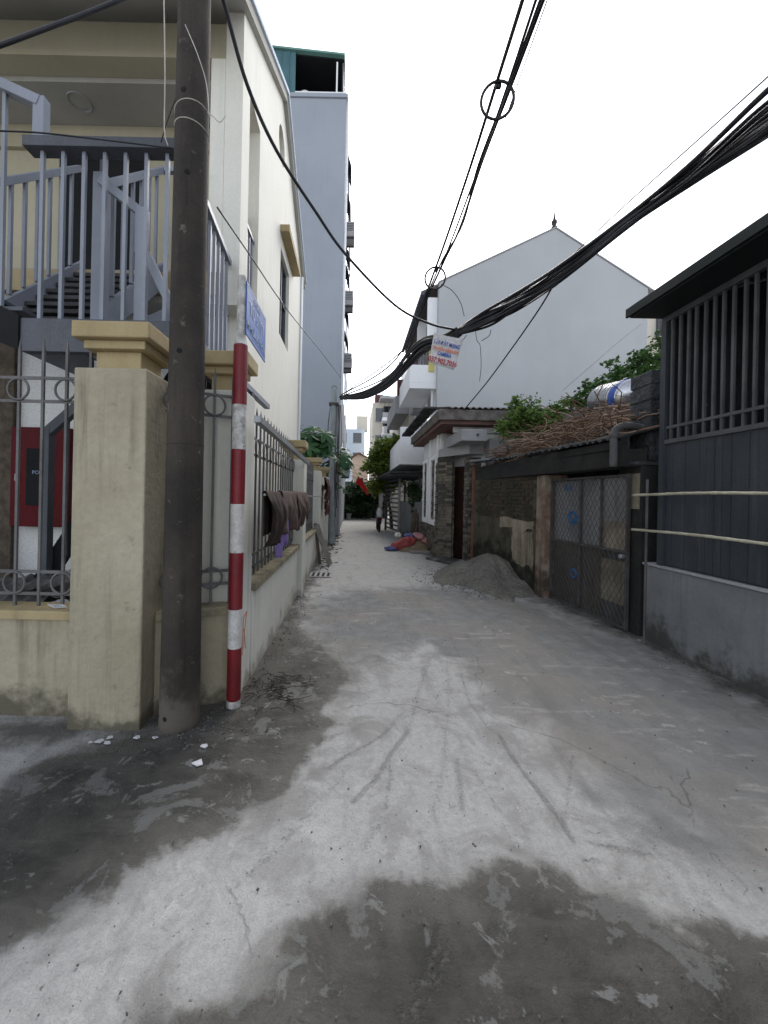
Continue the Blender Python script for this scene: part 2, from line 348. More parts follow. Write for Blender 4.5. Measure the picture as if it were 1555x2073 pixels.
sdw[near] = np.clip(np.maximum(poly_sd(nx,ny,wetA), poly_sd(nx,ny,wetB)), -.5, .5)
sdd[near] = np.clip(poly_sd(nx,ny,dustP), -.5, .5); sds[near] = np.clip(poly_sd(nx,ny,smooth1), -.5, .5)
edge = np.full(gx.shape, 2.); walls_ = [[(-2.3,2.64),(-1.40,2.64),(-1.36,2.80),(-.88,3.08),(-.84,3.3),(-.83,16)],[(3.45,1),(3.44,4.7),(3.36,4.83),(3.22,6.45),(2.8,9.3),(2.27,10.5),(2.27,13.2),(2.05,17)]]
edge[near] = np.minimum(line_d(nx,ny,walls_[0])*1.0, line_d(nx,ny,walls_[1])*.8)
grooves = [([(1010,1488),(1030,1522),(1052,1552),(1078,1585),(1100,1614),(1120,1640),(1137,1662),(1162,1704)], .007, .85),
           ([(828,1478),(812,1500),(795,1522),(778,1548),(760,1580),(738,1600),(715,1625)], .008, .8), ([(800,1462),(775,1488),(745,1508),(700,1530),(665,1556)], .007, .6),
           ([(788,1540),(792,1570),(786,1600),(780,1640)], .007, .5), ([(925,1540),(932,1590),(936,1640)], .009, .6), ([(1160,1530),(1152,1600),(1148,1640)], .006, .45),
           ([(895,1880),(882,1920),(868,1962),(850,2010),(835,2060)], .012, .6), ([(915,1890),(903,1930),(890,1975),(850,2070)], .009, .55), ([(905,1270),(918,1302),(930,1330)], .010, .35),
           ([(600,1530),(640,1508),(700,1480)], .010, .5), ([(430,1530),(480,1500),(520,1480),(600,1420)], .016, .35), ([(840,1990),(810,2073)], .009, .5),
           ([(870,1330),(850,1390),(835,1450),(826,1480)], .012, .4), ([(905,1340),(910,1400),(905,1460),(900,1540),(880,1640)], .012, .35), ([(930,1350),(950,1420),(985,1470),(1010,1490)], .010, .4),
           ([(860,1420),(820,1440),(790,1470)], .02, .35), ([(880,1410),(900,1440),(940,1450)], .02, .35), ([(780,1660),(750,1690),(735,1720)], .012, .4), ([(640,1620),(590,1680),(520,1750)], .012, .3), ([(1195,1705),(1270,1722),(1320,1730)], .010, .5), ([(1185,1680),(1230,1690)], .008, .5), ([(1180,1740),(1230,1745)], .008, .5),
           ([(960,1560),(1010,1640),(1040,1720)], .008, .3), ([(700,1560),(640,1640),(560,1720),(470,1800)], .012, .3)]
g_ = np.zeros(nx.shape)
for pts, wd, amt in grooves:
    d = line_d(nx, ny, G(pts)); g_ = np.maximum(g_, amt*np.clip(1-d/(wd*3.4), 0, 1))
gro[near] = g_
gz = np.zeros(gx.shape); nn = np.where(near)[0]
for i in nn[::1]:
    x, y = gx[i], gy[i]; gz[i] = .010*mn.noise((x*.9, y*.9, 3.1)) + .004*mn.noise((x*3.5, y*3.5, 8.2))
gz -= gro*.006
me = bpy.data.meshes.new('ground'); nxn, nyn = len(xs), len(ys)
idx = np.arange(nxn*nyn).reshape(nyn, nxn); quads = np.stack([idx[:-1,:-1], idx[:-1,1:], idx[1:,1:], idx[1:,:-1]], -1).reshape(-1,4)
me.vertices.add(nxn*nyn); me.vertices.foreach_set('co', np.stack([gx,gy,gz],-1).ravel())
me.loops.add(quads.size); me.loops.foreach_set('vertex_index', quads.ravel().astype(np.int32))
me.polygons.add(len(quads)); me.polygons.foreach_set('loop_start', np.arange(0,quads.size,4,dtype=np.int32)); me.polygons.foreach_set('loop_total', np.full(len(quads),4,dtype=np.int32))
me.update(calc_edges=True); me.polygons.foreach_set('use_smooth', np.ones(len(quads),bool))
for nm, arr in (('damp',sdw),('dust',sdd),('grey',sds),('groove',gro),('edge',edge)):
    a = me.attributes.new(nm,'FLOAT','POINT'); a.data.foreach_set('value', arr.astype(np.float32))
ground = bpy.data.objects.new('ground', me); COL.objects.link(ground); tag(ground, 'worn concrete alley surface with dark damp patches and pale dust', kind='structure')
def ground_mat():
    m = bpy.data.materials.new('alley_concrete'); m.use_nodes = True; N, L = m.node_tree.nodes, m.node_tree.links; bs = N['Principled BSDF']
    pos = N.new('ShaderNodeNewGeometry').outputs['Position']
    def at_(n): q = N.new('ShaderNodeAttribute'); q.attribute_name = n; return q.outputs['Fac']
    def noise(s_, det=8, ro=.6, vec=pos, dist=0):
        n = N.new('ShaderNodeTexNoise'); n.inputs['Scale'].default_value = s_; n.inputs['Detail'].default_value = det; n.inputs['Roughness'].default_value = ro; n.inputs['Distortion'].default_value = dist
        L.new(vec, n.inputs['Vector']); return n.outputs['Fac']
    def mth(op, a, b=0., c=0.):
        n = N.new('ShaderNodeMath'); n.operation = op
        for i, q in enumerate((a,b,c)):
            if isinstance(q, (int,float)): n.inputs[i].default_value = q
            else: L.new(q, n.inputs[i])
        return n.outputs[0]
    def mr(v, a, b, lo=0, hi=1):
        n = N.new('ShaderNodeMapRange'); n.inputs['From Min'].default_value = a; n.inputs['From Max'].default_value = b; n.inputs['To Min'].default_value = lo; n.inputs['To Max'].default_value = hi
        n.interpolation_type = 'SMOOTHSTEP'; L.new(v, n.inputs['Value']); return n.outputs['Result']
    def mix(f, A, B, mode='MIX'):
        n = N.new('ShaderNodeMix'); n.data_type = 'RGBA'; n.blend_type = mode
        if isinstance(f, (int,float)): n.inputs[0].default_value = f
        else: L.new(f, n.inputs[0])
        for i, q in ((6,A),(7,B)):
            if isinstance(q, tuple): n.inputs[i].default_value = (*q,1)
            else: L.new(q, n.inputs[i])
        return n.outputs[2]
    n_big, n_mid, n_fine, n_grit = noise(.9, 4), noise(5.5, 6, .66), noise(24, 4, .7), noise(150, 2, .7)
    n_patch = noise(3.0, 6, .62, dist=.7); n_edge = noise(3.6, 6, .6); n_tiny = noise(60, 3, .7)
    def stretched(sx_, sy_, s_, rot=0.):
        q = N.new('ShaderNodeMapping'); q.inputs['Scale'].default_value = (sx_, sy_, 1); q.inputs['Rotation'].default_value = (0,0,rot); L.new(pos, q.inputs['Vector']); return noise(s_, 6, .68, q.outputs[0])
    along = stretched(3.4, .55, 1.6, .05); across = stretched(.7, 3.0, 2.0, .35)
    # dry concrete, paler further down the lane
    dry = mix(mr(n_mid, .3, .7), (.315,.315,.31), (.42,.416,.405)); dry = mix(mr(n_big, .3, .7), dry, (.38,.37,.352))
    dry = mix(mth('MULTIPLY', mr(along, .52, .70), .55), dry, (.235,.23,.222)); dry = mix(mth('MULTIPLY', mr(across, .58, .68), .6), dry, (.50,.49,.465))
    # greyer smooth cement in the middle of the lane
    sg = mr(mth('ADD', at_('grey'), mth('MULTIPLY_ADD', n_patch, 1.3, -.65)), -.36, .34)
    flake = mr(mth('ADD', noise(8.5, 6, .7, dist=.4), mth('MULTIPLY', n_big, .15)),   .665, .69); flake = mth('MULTIPLY', flake, mr(noise(1.5, 3, .5), .54, .64)); dent = mr(noise(12, 5, .68, dist=.5), .36, .33)
    gcl = mix(mr(n_mid, .3, .7), (.155,.159,.162), (.215,.215,.213)); gcl = mix(mth('MULTIPLY', mr(n_big, .42, .62), .7), gcl, (.225,.208,.188))
    gcl = mix(mth('MULTIPLY', mr(across, .57, .66), .5), gcl, (.36,.35,.33)); gcl = mix(mth('MULTIPLY', mr(along, .5, .68), .5), gcl, (.14,.14,.138)); gcl = mix(mth('MULTIPLY', flake, .75), gcl, (.40,.39,.37))
    dry = mix(mth('MULTIPLY', sg, .92), dry, gcl)
    # pale cement dust
    dd = mth('ADD', at_('dust'), mth('MULTIPLY_ADD', n_mid, .55, -.275)); dd = mth('ADD', dd, mth('MULTIPLY_ADD', n_fine, .22, -.11)); dm = mr(dd, -.10, .12)
    dcol = mix(mr(n_fine, .3, .72), (.345,.342,.333), (.425,.421,.41)); dcol = mix(mth('MULTIPLY', mr(n_patch, .46, .64), .85), dcol, (.265,.258,.247))
    dcol = mix(mth('MULTIPLY', mr(along, .5, .66), .55), dcol, (.25,.246,.24)); dcol = mix(mth('MULTIPLY', mr(n_edge, .56, .70), .6), dcol, (.485,.482,.474))
    dcol = mix(mth('MULTIPLY', dent, .55), dcol, (.22,.216,.21)); dcol = mix(mth('MULTIPLY', flake, .6), dcol, (.52,.52,.515))
    col = mix(mth('MULTIPLY', dm, .94), dry, dcol)
    # damp: a darker halo, then the soaked part with drying islands
    halo = mr(mth('ADD', at_('damp'), mth('MULTIPLY_ADD', n_patch, .55, -.275)), -.20, .10)
    col = mix(mth('MULTIPLY', halo, .62), col, mix(n_mid, (.135,.128,.115), (.20,.193,.178)))
    wd = mth('ADD', at_('damp'), mth('MULTIPLY_ADD', n_edge, .34, -.17)); wd = mth('ADD', wd, mth('MULTIPLY_ADD', n_fine, .10, -.05)); wm = mr(wd, -.03, .045)
    isl = mr(mth('ADD', n_patch, mth('MULTIPLY', n_fine, .16)), .635, .68); isl2 = mr(mth('ADD', noise(7.5, 5, .62, dist=.6), mth('MULTIPLY', n_fine, .10)), .66, .70)
    isl = mth('MAXIMUM', mth('MULTIPLY', isl, .5), mth('MULTIPLY', isl2, .75))
    deep = mr(mth('ADD', at_('damp'), mth('MULTIPLY_ADD', n_patch, .9, -.45)), -.08, .30)
    wcol = mix(deep, (.105,.10,.09), mix(mr(n_mid, .35, .65), (.034,.0325,.030), (.062,.059,.052))); wcol = mix(mth('MULTIPLY', mr(across, .5, .66), .55), wcol, (.10,.096,.086))
    wcol = mix(mth('MULTIPLY', mr(n_fine, .55, .75), .35), wcol, (.12,.117,.11)); wcol = mix(isl, wcol, (.185,.185,.18)); col = mix(wm, col, wcol)
    # dirt at the foot of the walls, also painting in contact shade
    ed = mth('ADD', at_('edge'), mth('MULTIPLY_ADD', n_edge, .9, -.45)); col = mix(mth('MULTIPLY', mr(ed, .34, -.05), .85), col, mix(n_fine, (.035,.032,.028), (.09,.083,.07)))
    # hairline cracks
    vo = N.new('ShaderNodeTexVoronoi'); vo.feature = 'DISTANCE_TO_EDGE'; vo.inputs['Scale'].default_value = .55
    wv = N.new('ShaderNodeVectorMath'); wv.operation = 'ADD'; sv = N.new('ShaderNodeVectorMath'); sv.operation = 'SCALE'; sv.inputs['Scale'].default_value = .5
    nz = N.new('ShaderNodeTexNoise'); nz.inputs['Scale'].default_value = 2.2; nz.inputs['Detail'].default_value = 5; L.new(pos, nz.inputs['Vector']); L.new(nz.outputs['Color'], sv.inputs[0]); L.new(pos, wv.inputs[0]); L.new(sv.outputs[0], wv.inputs[1]); L.new(wv.outputs[0], vo.inputs['Vector'])
    crk = mth('MULTIPLY', mr(vo.outputs['Distance'], .004, .0008), mr(n_big, .42, .55)); col = mix(mth('MULTIPLY', crk, .32), col, (.09,.086,.08))
    # grooves, grit and pits
    gm = mr(mth('ADD', at_('groove'), mth('ADD', mth('MULTIPLY_ADD', n_tiny, 1.5, -.75), mth('MULTIPLY_ADD', n_fine, 1.4, -.75))), .12, .75); col = mix(mth('MULTIPLY', gm, .42), col, (.13,.124,.113))
    clus = mr(noise(2.4, 5, .55), .46, .64); pit = mr(noise(46, 4, .6), .67, .73); speck = mth('MULTIPLY', mr(noise(90, 3, .6), .64, .71), clus)
    col = mix(mth('MULTIPLY', pit, .65), col, (.07,.067,.062)); col = mix(mth('MULTIPLY', speck, .6), col, (.10,.097,.09))
    gcol = mr(n_grit, .25, .75, .90, 1.10); cc = N.new('ShaderNodeCombineColor')
    for i in range(3): L.new(gcol, cc.inputs[i])
    col = mix(1.0, col, cc.outputs[0], 'MULTIPLY')
    L.new(col, bs.inputs['Base Color']); bs.inputs['Specular IOR Level'].default_value = .25
    L.new(mr(wm, 0, 1, .93, .66), bs.inputs['Roughness'])
    h = mth('ADD', mth('MULTIPLY', n_grit, .3), mth('ADD', mth('MULTIPLY', n_fine, 1.3), mth('MULTIPLY', mth('ADD', pit, crk), -.8))); h = mth('ADD', h, mth('MULTIPLY', gm, -.7)); b = N.new('ShaderNodeBump'); b.inputs['Strength'].default_value = .7; b.inputs['Distance'].default_value = .014
    L.new(h, b.inputs['Height']); L.new(b.outputs[0], bs.inputs['Normal']); return m
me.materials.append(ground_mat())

# ================================================================== LEFT: FENCE WALL
def gate_pillar(x0, x1, y0, y1, zt, label, mat='cream'):
    t = thing('gate_pillar', label, 'pillar', ((x0+x1)/2,(y0+y1)/2,0), 'cream fence pillars with ochre caps')
    MB().box(x0,x1,y0,y1,-.02,zt).build('shaft', mat, t, .012)
    c = MB().box(x0+.09,x1-.09,y0+.09,y1-.09,zt,zt+.14); c.build('neck', 'ochre', t, .006)
    cp = MB().box(x0+.035,x1-.035,y0+.035,y1-.035,zt+.14,zt+.20); cp.build('moulding','ochre',t,.008)
    MB().box(x0-.015,x1+.015,y0-.015,y1+.015,zt+.20,zt+.31).build('cap','ochre',t,.01)
    return t
gate_pillar(-1.89,-1.40,2.65,3.12,2.43,'tall cream fence pillar at the corner beside the dark utility pole')
gate_pillar(-1.27,-.87,3.15,3.45,2.43,'cream fence pillar behind the red and white striped post','creamwhite')
gate_pillar(-1.18,-.79,6.30,6.68,2.17,'cream fence pillar at the end of the fence hung with brown cloth','creamwhite')
gate_pillar(-1.18,-.79,9.45,9.85,2.2,'cream fence pillar behind the leaning planks','creamwhite')
gate_pillar(-1.18,-.79,12.5,12.9,2.2,'small far cream fence pillar next to the grey utility pole','creamwhite')
bar_me = mesh_of(MB().box(-.009,.009,-.009,.009,0,1).add([(-.009,-.009,1),(.009,-.009,1),(.009,.009,1),(-.009,.009,1),(0,0,1.05)],[(0,1,4),(1,2,4),(2,3,4),(3,0,4)]), 'fence_bar', 'fenceiron')
ring_me = mesh_of(MB().torus((0,0,0),.078,.009,(0,1,0),20,5), 'fence_ring', 'fenceiron', True)
ringm_me = mesh_of(MB().torus((0,0,0),.055,.007,(0,1,0),18,5), 'fence_ring_small', 'fenceiron', True)
def fence(p, q, zb, zt, zr, label, n, every=2, ring=ring_me, phase=0):
    """zr: heights of the rails, lowest first; rings between the upper two and the lower two"""
    p, q = Vector((*p,0)), Vector((*q,0)); t = thing('fence_panel', label, 'fence', (*((p+q)/2)[:2], zb), 'iron fence panels with rings')
    d = (q-p).normalized(); ang = math.atan2(d.y, d.x)
    for i in range(n):
        a = p + (q-p)*((i+.5)/n)
        b = inst('bar', bar_me, t, (a.x,a.y,zb), ang, scale=(1,1,zt-zb))
        if (i+phase) % every == 0:
            for z0, z1 in ((zr[0],zr[1]),(zr[-2],zr[-1])): inst('ring', ring, t, (a.x+d.y*.012,a.y-d.x*.012,(z0+z1)/2), ang)
    for z in zr: MB().bar((p.x,p.y,z),(q.x,q.y,z),.012,.022).build('rail','fenceiron',t)
    return t
def low_wall(pts, h, label, mat, cap):
    """pts: front start, front end, thickness to the left of the run"""
    (x0,y0),(x1,y1),th = pts; d = Vector((x1-x0,y1-y0,0)).normalized(); n = Vector((-d.y,d.x,0))
    t = thing('low_wall', label, 'wall', ((x0+x1)/2,(y0+y1)/2,0), 'low fence walls')
    a, b = Vector((x0,y0,0)), Vector((x1,y1,0)); q = [a, b, b+n*th, a+n*th]
    MB().prism([(v.x,v.y) for v in q],'z',-.02,h-.065).build('wall', mat, t, .006)
    q = [a-n*.03, b-n*.03, b+n*(th+.03), a+n*(th+.03)]
    MB().prism([(v.x,v.y) for v in q],'z',h-.065,h).build('coping', cap, t, .008)
    return t
low_wall(((-7.5,2.80),(-1.892,2.80),.18), .75, 'low cream wall with ochre coping left of the corner pillar','cream','ochre')
fence((-6.555,2.9),(-1.855,2.9),.75,2.62,[.84,1.0,2.25,2.42],'iron fence panel with rings in front of the courtyard stairs',27,phase=1)
low_wall(((-1.398,2.83),(-.90,3.08),.11), .74, 'short slanting cream wall between the dark pole and the striped post','cream','coping')
fence((-1.39,2.90),(-.90,3.14),.74,2.5,[.9,1.0,2.2,2.36],'narrow iron gate panel half hidden behind the dark utility pole',4)
low_wall(((-.86,3.452),(-.86,6.298),.16), .82, 'low cream alley wall with mossy coping under the brown cloth','creamwhite','coping')
fence((-.96,3.46),(-.96,6.29),.82,2.38,[.9,1.02,1.98,2.14],'iron fence panel with spikes along the alley behind the brown cloth',17)
low_wall(((-.86,6.682),(-.86,9.448),.16), .82, 'low cream alley wall between the second and third alley pillars','creamwhite','coping')
fence((-.96,6.69),(-.96,9.44),.82,2.3,[.9,1.02,1.95,2.1],'further iron fence panel along the alley above the drain grate',16)
low_wall(((-.86,9.852),(-.86,12.498),.16), 1.9, 'full height cream wall behind the hanging maroon clothes','creamwhite','coping')
low_wall(((-.84,12.9),(-.84,15.9),.16), 1.9, 'weathered grey wall run just past the grey utility pole','oldplaster','coping')

# ================================================================== LEFT: CREAM GABLED BUILDING WITH VERANDA
FX = -1.35
hb = thing('cream_house','two storey cream house with gabled side wall and open veranda over the stairs','house',(-4,7,0))
# alley side wall: outer polygon with the veranda opening, window and round hole cut by building it in pieces
def yz(pts, name, mat, x0=FX-.2, x1=FX, parent=hb, bevel=0): return MB().prism(pts,'x',x0,x1).build(name, mat, parent, bevel)
S1, S2 = (8.47-7.09)/(6.84-4.39), (8.47-6.88)/(9.44-6.84)
def rz(y): return 8.40 - (6.84-y)*S1 if y < 6.84 else 8.40 - (y-6.84)*S2
def wall_with_holes(name, outer, holes, mat, x0, x1, parent):
    bm = bmesh.new(); loops = [outer] + holes; edges = []
    for lp in loops:
        vs = [bm.verts.new((x1, y, z)) for y, z in lp]
        edges += [bm.edges.new((vs[i], vs[(i+1) % len(vs)])) for i in range(len(vs))]
    bmesh.ops.triangle_fill(bm, use_beauty=True, use_dissolve=False, edges=edges)
    r = bmesh.ops.extrude_face_region(bm, geom=bm.faces[:]); 
    for v in [g for g in r['geom'] if isinstance(g, bmesh.types.BMVert)]: v.co.x = x0
    bmesh.ops.recalc_face_normals(bm, faces=bm.faces[:])
    P = WORLD[parent.name]
    for v in bm.verts: v.co -= Vector(P)
    me = bpy.data.meshes.new(name); bm.to_mesh(me); bm.free(); o = bpy.data.objects.new(name, me); COL.objects.link(o); o.parent = parent; me.materials.append(M[mat]); return o
circ = [(6.80+.27*math.cos(a), 7.60+.29*math.sin(a)) for a in np.linspace(0, 2*math.pi, 25)[:-1]]
wall_with_holes('side_wall', [(4.5,3.75),(4.78,3.75),(4.78,-.02),(9.48,-.02),(9.48,rz(9.48)),(6.84,rz(6.84)),(4.5,rz(4.5))],
    [[(4.80,4.1),(5.32,4.1),(5.32,6.47),(4.80,6.47)], [(6.88,4.42),(7.80,4.42),(7.80,5.92),(6.88,5.92)], circ[::-1]], 'facade', FX-.2, FX, hb)
MB().box(FX-.26,FX-.21,6.4,7.2,7.2,8.0).build('round_window','glass',hb)
# window
wf = MB(); wf.box(FX-.14,FX-.06,6.88,6.93,4.42,5.92); wf.box(FX-.14,FX-.06,7.75,7.80,4.42,5.92); wf.box(FX-.14,FX-.06,6.93,7.75,4.42,4.47); wf.box(FX-.14,FX-.06,6.93,7.75,5.87,5.92); wf.box(FX-.14,FX-.06,7.31,7.36,4.47,5.87); wf.box(FX-.14,FX-.06,6.93,7.31,5.2,5.24); wf.box(FX-.14,FX-.06,7.36,7.75,5.2,5.24)
wo = wf.build('window','raildark',hb); MB().box(FX-.11,FX-.10,6.9,7.34,4.45,5.9).build('pane','glass_glare',wo); MB().box(FX-.11,FX-.10,7.34,7.78,4.45,5.9).build('pane','glass',wo)  # first pane's pale colour paints in its bright reflection
MB().box(FX-.02,FX+.16,6.80,8.22,6.14,6.26).build('window_canopy','ochre',hb,.006)
# roof slab with pale barge
sl = [(3.75,rz(3.75)),(6.84,8.40),(9.7,rz(9.7)),(9.7,rz(9.7)+.13),(6.84,8.55),(3.75,rz(3.75)+.13)]
MB().prism(sl,'x',-9,FX+.07).build('roof','ceiling',hb)
MB().prism([(y,z+.132) for y,z in sl[:3]]+[(y,z+.05) for y,z in sl[3:]],'x',-9.1,FX+.10).build('roof_sheet','far_blue',hb)
# veranda: columns, beam, ceiling, floor, back wall
MB().box(-1.72,FX-.202,4.5,4.76,3.75,6.56).build('column','facade',hb,.01)
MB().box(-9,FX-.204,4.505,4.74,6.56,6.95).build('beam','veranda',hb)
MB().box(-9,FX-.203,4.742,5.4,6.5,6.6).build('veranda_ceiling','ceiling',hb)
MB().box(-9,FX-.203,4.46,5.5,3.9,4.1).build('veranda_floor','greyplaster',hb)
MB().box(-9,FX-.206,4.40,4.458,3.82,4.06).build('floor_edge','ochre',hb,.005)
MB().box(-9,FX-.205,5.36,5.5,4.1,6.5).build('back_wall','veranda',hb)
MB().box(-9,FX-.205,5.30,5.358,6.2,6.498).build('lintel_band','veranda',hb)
dr = MB().box(-4.05,-2.9,5.325,5.358,4.1,6.15).build('veranda_door','dark',hb); MB().box(-3.5,-3.46,5.315,5.324,4.12,6.12).build('door_stile','raildark',dr)
MB().torus((-3.55,4.98,6.497),.13,.012,(0,0,1),24,5).build('ceiling_ring','greyplaster',hb)
MB().box(-2.35,-1.60,5.05,5.30,4.5,5.35).build('hanging_screen','maroon',hb)
# ground floor front
MB().box(-4.05,FX-.202,4.78,4.98,-.02,3.9).build('front_wall','plaster_white',hb)
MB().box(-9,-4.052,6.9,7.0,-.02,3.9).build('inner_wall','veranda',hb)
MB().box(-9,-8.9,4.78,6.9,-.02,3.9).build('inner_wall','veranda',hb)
MB().box(-9,FX-.203,9.3,9.45,-.02,6.6).build('rear_wall','facade',hb)
MB().box(-9,FX-.203,4.47,9.4,3.74,3.898).build('floor_slab','ceiling',hb)
MB().box(-4.35,-4.06,4.70,4.98,-.02,3.74).build('pier','bark',hb,.01)
MB().tube([(FX+.03,9.40,0),(FX+.03,9.40,rz(9.4)-.05)],.03,8).build('downpipe','housewhite',hb,smooth=True)
MB().box(FX-.1,FX-.04,4.82,5.30,4.95,4.99).build('balcony_rail','rail',hb)
for i in range(4): MB().box(FX-.085,FX-.055,4.87+.12*i,4.90+.12*i,4.1,4.95).build('baluster','rail',hb)

# ---- fire hose cabinet
fc = thing('fire_cabinet','dark red fire hose cabinet on the courtyard wall behind the fence','cabinet',(-3.66,4.7,1.17))
MB().box(-4.0,-3.33,4.60,4.778,1.17,2.33).build('body','redbox',fc,.01)
d_ = MB().box(-3.80,-3.5,4.585,4.598,1.42,2.08).build('glass_door','dark',fc)
MB().box(-3.93,-3.90,4.58,4.598,1.7,1.78).build('latch','galv',fc)
def text_mesh(txt, size, mat, name, parent, mtx, ext=.001, align='CENTER', bold=0, xs_=1):
    cu = bpy.data.curves.new(name,'FONT'); cu.body = txt; cu.size = size; cu.align_x = align; cu.align_y = 'CENTER'; cu.extrude = ext; cu.offset = bold; cu.resolution_u = 2
    o = bpy.data.objects.new(name, cu); COL.objects.link(o); bpy.context.view_layer.update()
    me = bpy.data.meshes.new_from_object(o.evaluated_get(bpy.context.evaluated_depsgraph_get())); bpy.data.objects.remove(o); bpy.data.curves.remove(cu)
    P = WORLD[parent.name] if parent else (0,0,0)
    for v in me.vertices: v.co.x *= xs_
    me.transform(Matrix.Translation((-P[0],-P[1],-P[2])) @ mtx); me.materials.clear(); me.materials.append(M[mat])
    r = bpy.data.objects.new(name, me); COL.objects.link(r); r.parent = parent; WORLD[r.name] = P; return r
def facing(loc, xdir, up=(0,0,1)):
    x = Vector(xdir).normalized(); u = Vector(up); z = x.cross(u).normalized(); y = z.cross(x)
    m = Matrix((x, y, z)).transposed().to_4x4(); m.translation = loc; return m
text_mesh('PCCC', .06, 'lettering', 'lettering', fc, facing((-3.65,4.582,1.8),(1,0,0)))

# ---- steel staircase
st = thing('steel_staircase','grey blue steel staircase with railings climbing to the veranda','staircase',(-2.4,3.6,0))
RW = .055
def P_(x, y, Y): return at(x, y, Y)
def rail_run(p, q, w_=.07, h=.06, mat='rail'): return MB().bar(p, q, w_, h).build('handrail', mat, st, .004)
bal = mesh_of(MB().box(-.014,.014,-.014,.014,0,1), 'baluster', 'rail')
def balusters(p, q, zf, n, skip=0):
    p, q = Vector(p), Vector(q)
    for i in range(n):
        a = p + (q-p)*((i+.5)/n); z0 = zf(a) if callable(zf) else zf; inst('baluster', bal, st, (a.x,a.y,z0), 0, scale=(1,1,a.z-z0))
LZ = 3.0
MB().box(-2.74,-1.42,3.22,3.30,LZ-.27,LZ).build('edge_channel','raildark',st,.004)
MB().box(-1.50,-1.42,3.302,4.38,LZ-.27,LZ-.002).build('edge_channel','raildark',st,.004)
MB().box(-2.74,-1.502,3.302,4.38,LZ-.03,LZ-.001).build('landing_plate','raildark',st)
MB().box(-2.72,-2.66,4.3,4.36,-.02,LZ-.032).build('post','raildark',st); MB().box(-1.62,-1.56,4.3,4.36,-.02,LZ-.032).build('post','raildark',st)
rail_run((-2.74,3.26,4.43),(-1.43,3.26,4.43),.13,.085,'raildark'); balusters((-2.7,3.26,4.39),(-1.5,3.26,4.39),LZ,7)
rail_run((-1.46,3.20,4.43),(-1.46,4.46,4.20),.075,.06); balusters((-1.46,3.3,4.41),(-1.46,4.46,4.2),LZ,9)
# rising flight to the left
rail_run((-2.62,3.24,4.76),(-4.6,3.24,5.62),.09,.08); MB().bar((-2.62,3.24,4.44),(-2.62,3.24,4.80),.075,.09).build('newel','rail',st,.004)
MB().prism([(-2.742,LZ-.27),(-2.742,LZ+.02),(-4.7,LZ+.86),(-4.7,LZ+.55)],'y',3.2,3.24).build('stringer','dark',st)
MB().prism([(-2.742,LZ-.27),(-2.742,LZ+.02),(-4.7,LZ+.86),(-4.7,LZ+.55)],'y',4.1,4.14).build('stringer','raildark',st)
for i in range(8): MB().box(-2.98-.24*i,-2.745-.24*i,3.242,4.098,LZ+.07+.103*i,LZ+.10+.103*i).build('tread','raildark',st)
balusters((-2.82,3.24,4.82),(-4.4,3.24,5.50),lambda a: LZ+.02-(a.x+2.74)*.43,8)
# flight rising away to the veranda
fx0, fx1 = -3.15, -2.22
for i in range(8):
    y = 3.46+.125*i; z = LZ+.12+.125*i; MB().box(fx0+.03,fx1-.03,y,y+.16,z-.035,z).build('tread','darkroof',st)
    MB().box(fx0+.03,fx1-.03,y+.16,y+.168,z-.035,z+.045).build('riser','dark',st)
for x in (fx0,fx1): MB().prism([(3.38,LZ-.10),(3.38,LZ+.16),(4.50,LZ+1.22),(4.50,LZ+.93)],'x',x-.025,x+.025).build('stringer','rail',st,.003)
for x in (fx0,fx1):
    z0 = 4.30; rail_run((x,3.42,z0-.05),(x,4.44,z0+.92),.06,.06); balusters((x,3.5,z0),(x,4.4,z0+.85),lambda a: LZ+.2+(a.y-3.4)*.93,6)
MB().box(fx1-.05,fx1+.05,3.36,3.46,LZ-.25,4.32).build('newel','rail',st,.004)
rail_run((fx1,4.44,5.22),(-1.78,4.44,5.22),.06,.06); balusters((fx1+.1,4.44,5.2),(-1.85,4.44,5.2),4.1,3)
# descending flight to the right, under the landing rail
rail_run((-2.2,3.36,4.24),(-1.86,3.36,3.98),.07,.07); MB().bar((-1.84,3.36,3.62),(-1.84,3.36,4.0),.075,.09).build('newel','rail',st,.004); MB().box(-1.88,-1.80,3.32,3.40,LZ,3.63).build('newel','rail',st,.004)
rail_run((-1.80,3.37,3.62),(-1.46,3.37,2.95),.06,.07)
MB().prism([(fx1,LZ+.02),(fx1,LZ+.24),(-1.75,LZ+.46),(-1.75,LZ+.26)],'y',3.86,3.9).build('stringer','rail',st)
# lower flight towards the ground
MB().bar((-2.42,3.65,2.50),(-2.83,3.65,2.13),.07,.08).build('handrail','raildark',st); MB().box(-2.87,-2.79,3.61,3.69,-.02,2.17).build('newel','raildark',st,.004)
MB().prism([(-1.6,LZ-.3),(-1.6,LZ-.02),(-3.0,.75),(-3.0,.42)],'y',3.7,3.74).build('stringer','dark',st)
MB().prism([(-1.6,LZ-.3),(-1.6,LZ-.02),(-3.0,.75),(-3.0,.42)],'y',4.2,4.24).build('stringer','dark',st)
for i in range(8): MB().box(-2.95+.17*i,-2.74+.17*i,3.742,4.198,.72+.28*i,.75+.28*i).build('tread','raildark',st)
for i in range(2): MB().box(-2.66+.2*i,-2.635+.2*i,3.64,3.66,1.0+.2*i,2.27+.18*i).build('baluster','raildark',st)
MB().bar((-1.02,3.45,2.60),(-1.02,4.6,2.62),.06,.05).build('handrail','rail',st); MB().box(-1.05,-.99,3.50,3.56,1.2,2.59).build('post','raildark',st)
MB().box(-1.05,-.99,3.80,3.86,.83,2.59).build('post','raildark',st)

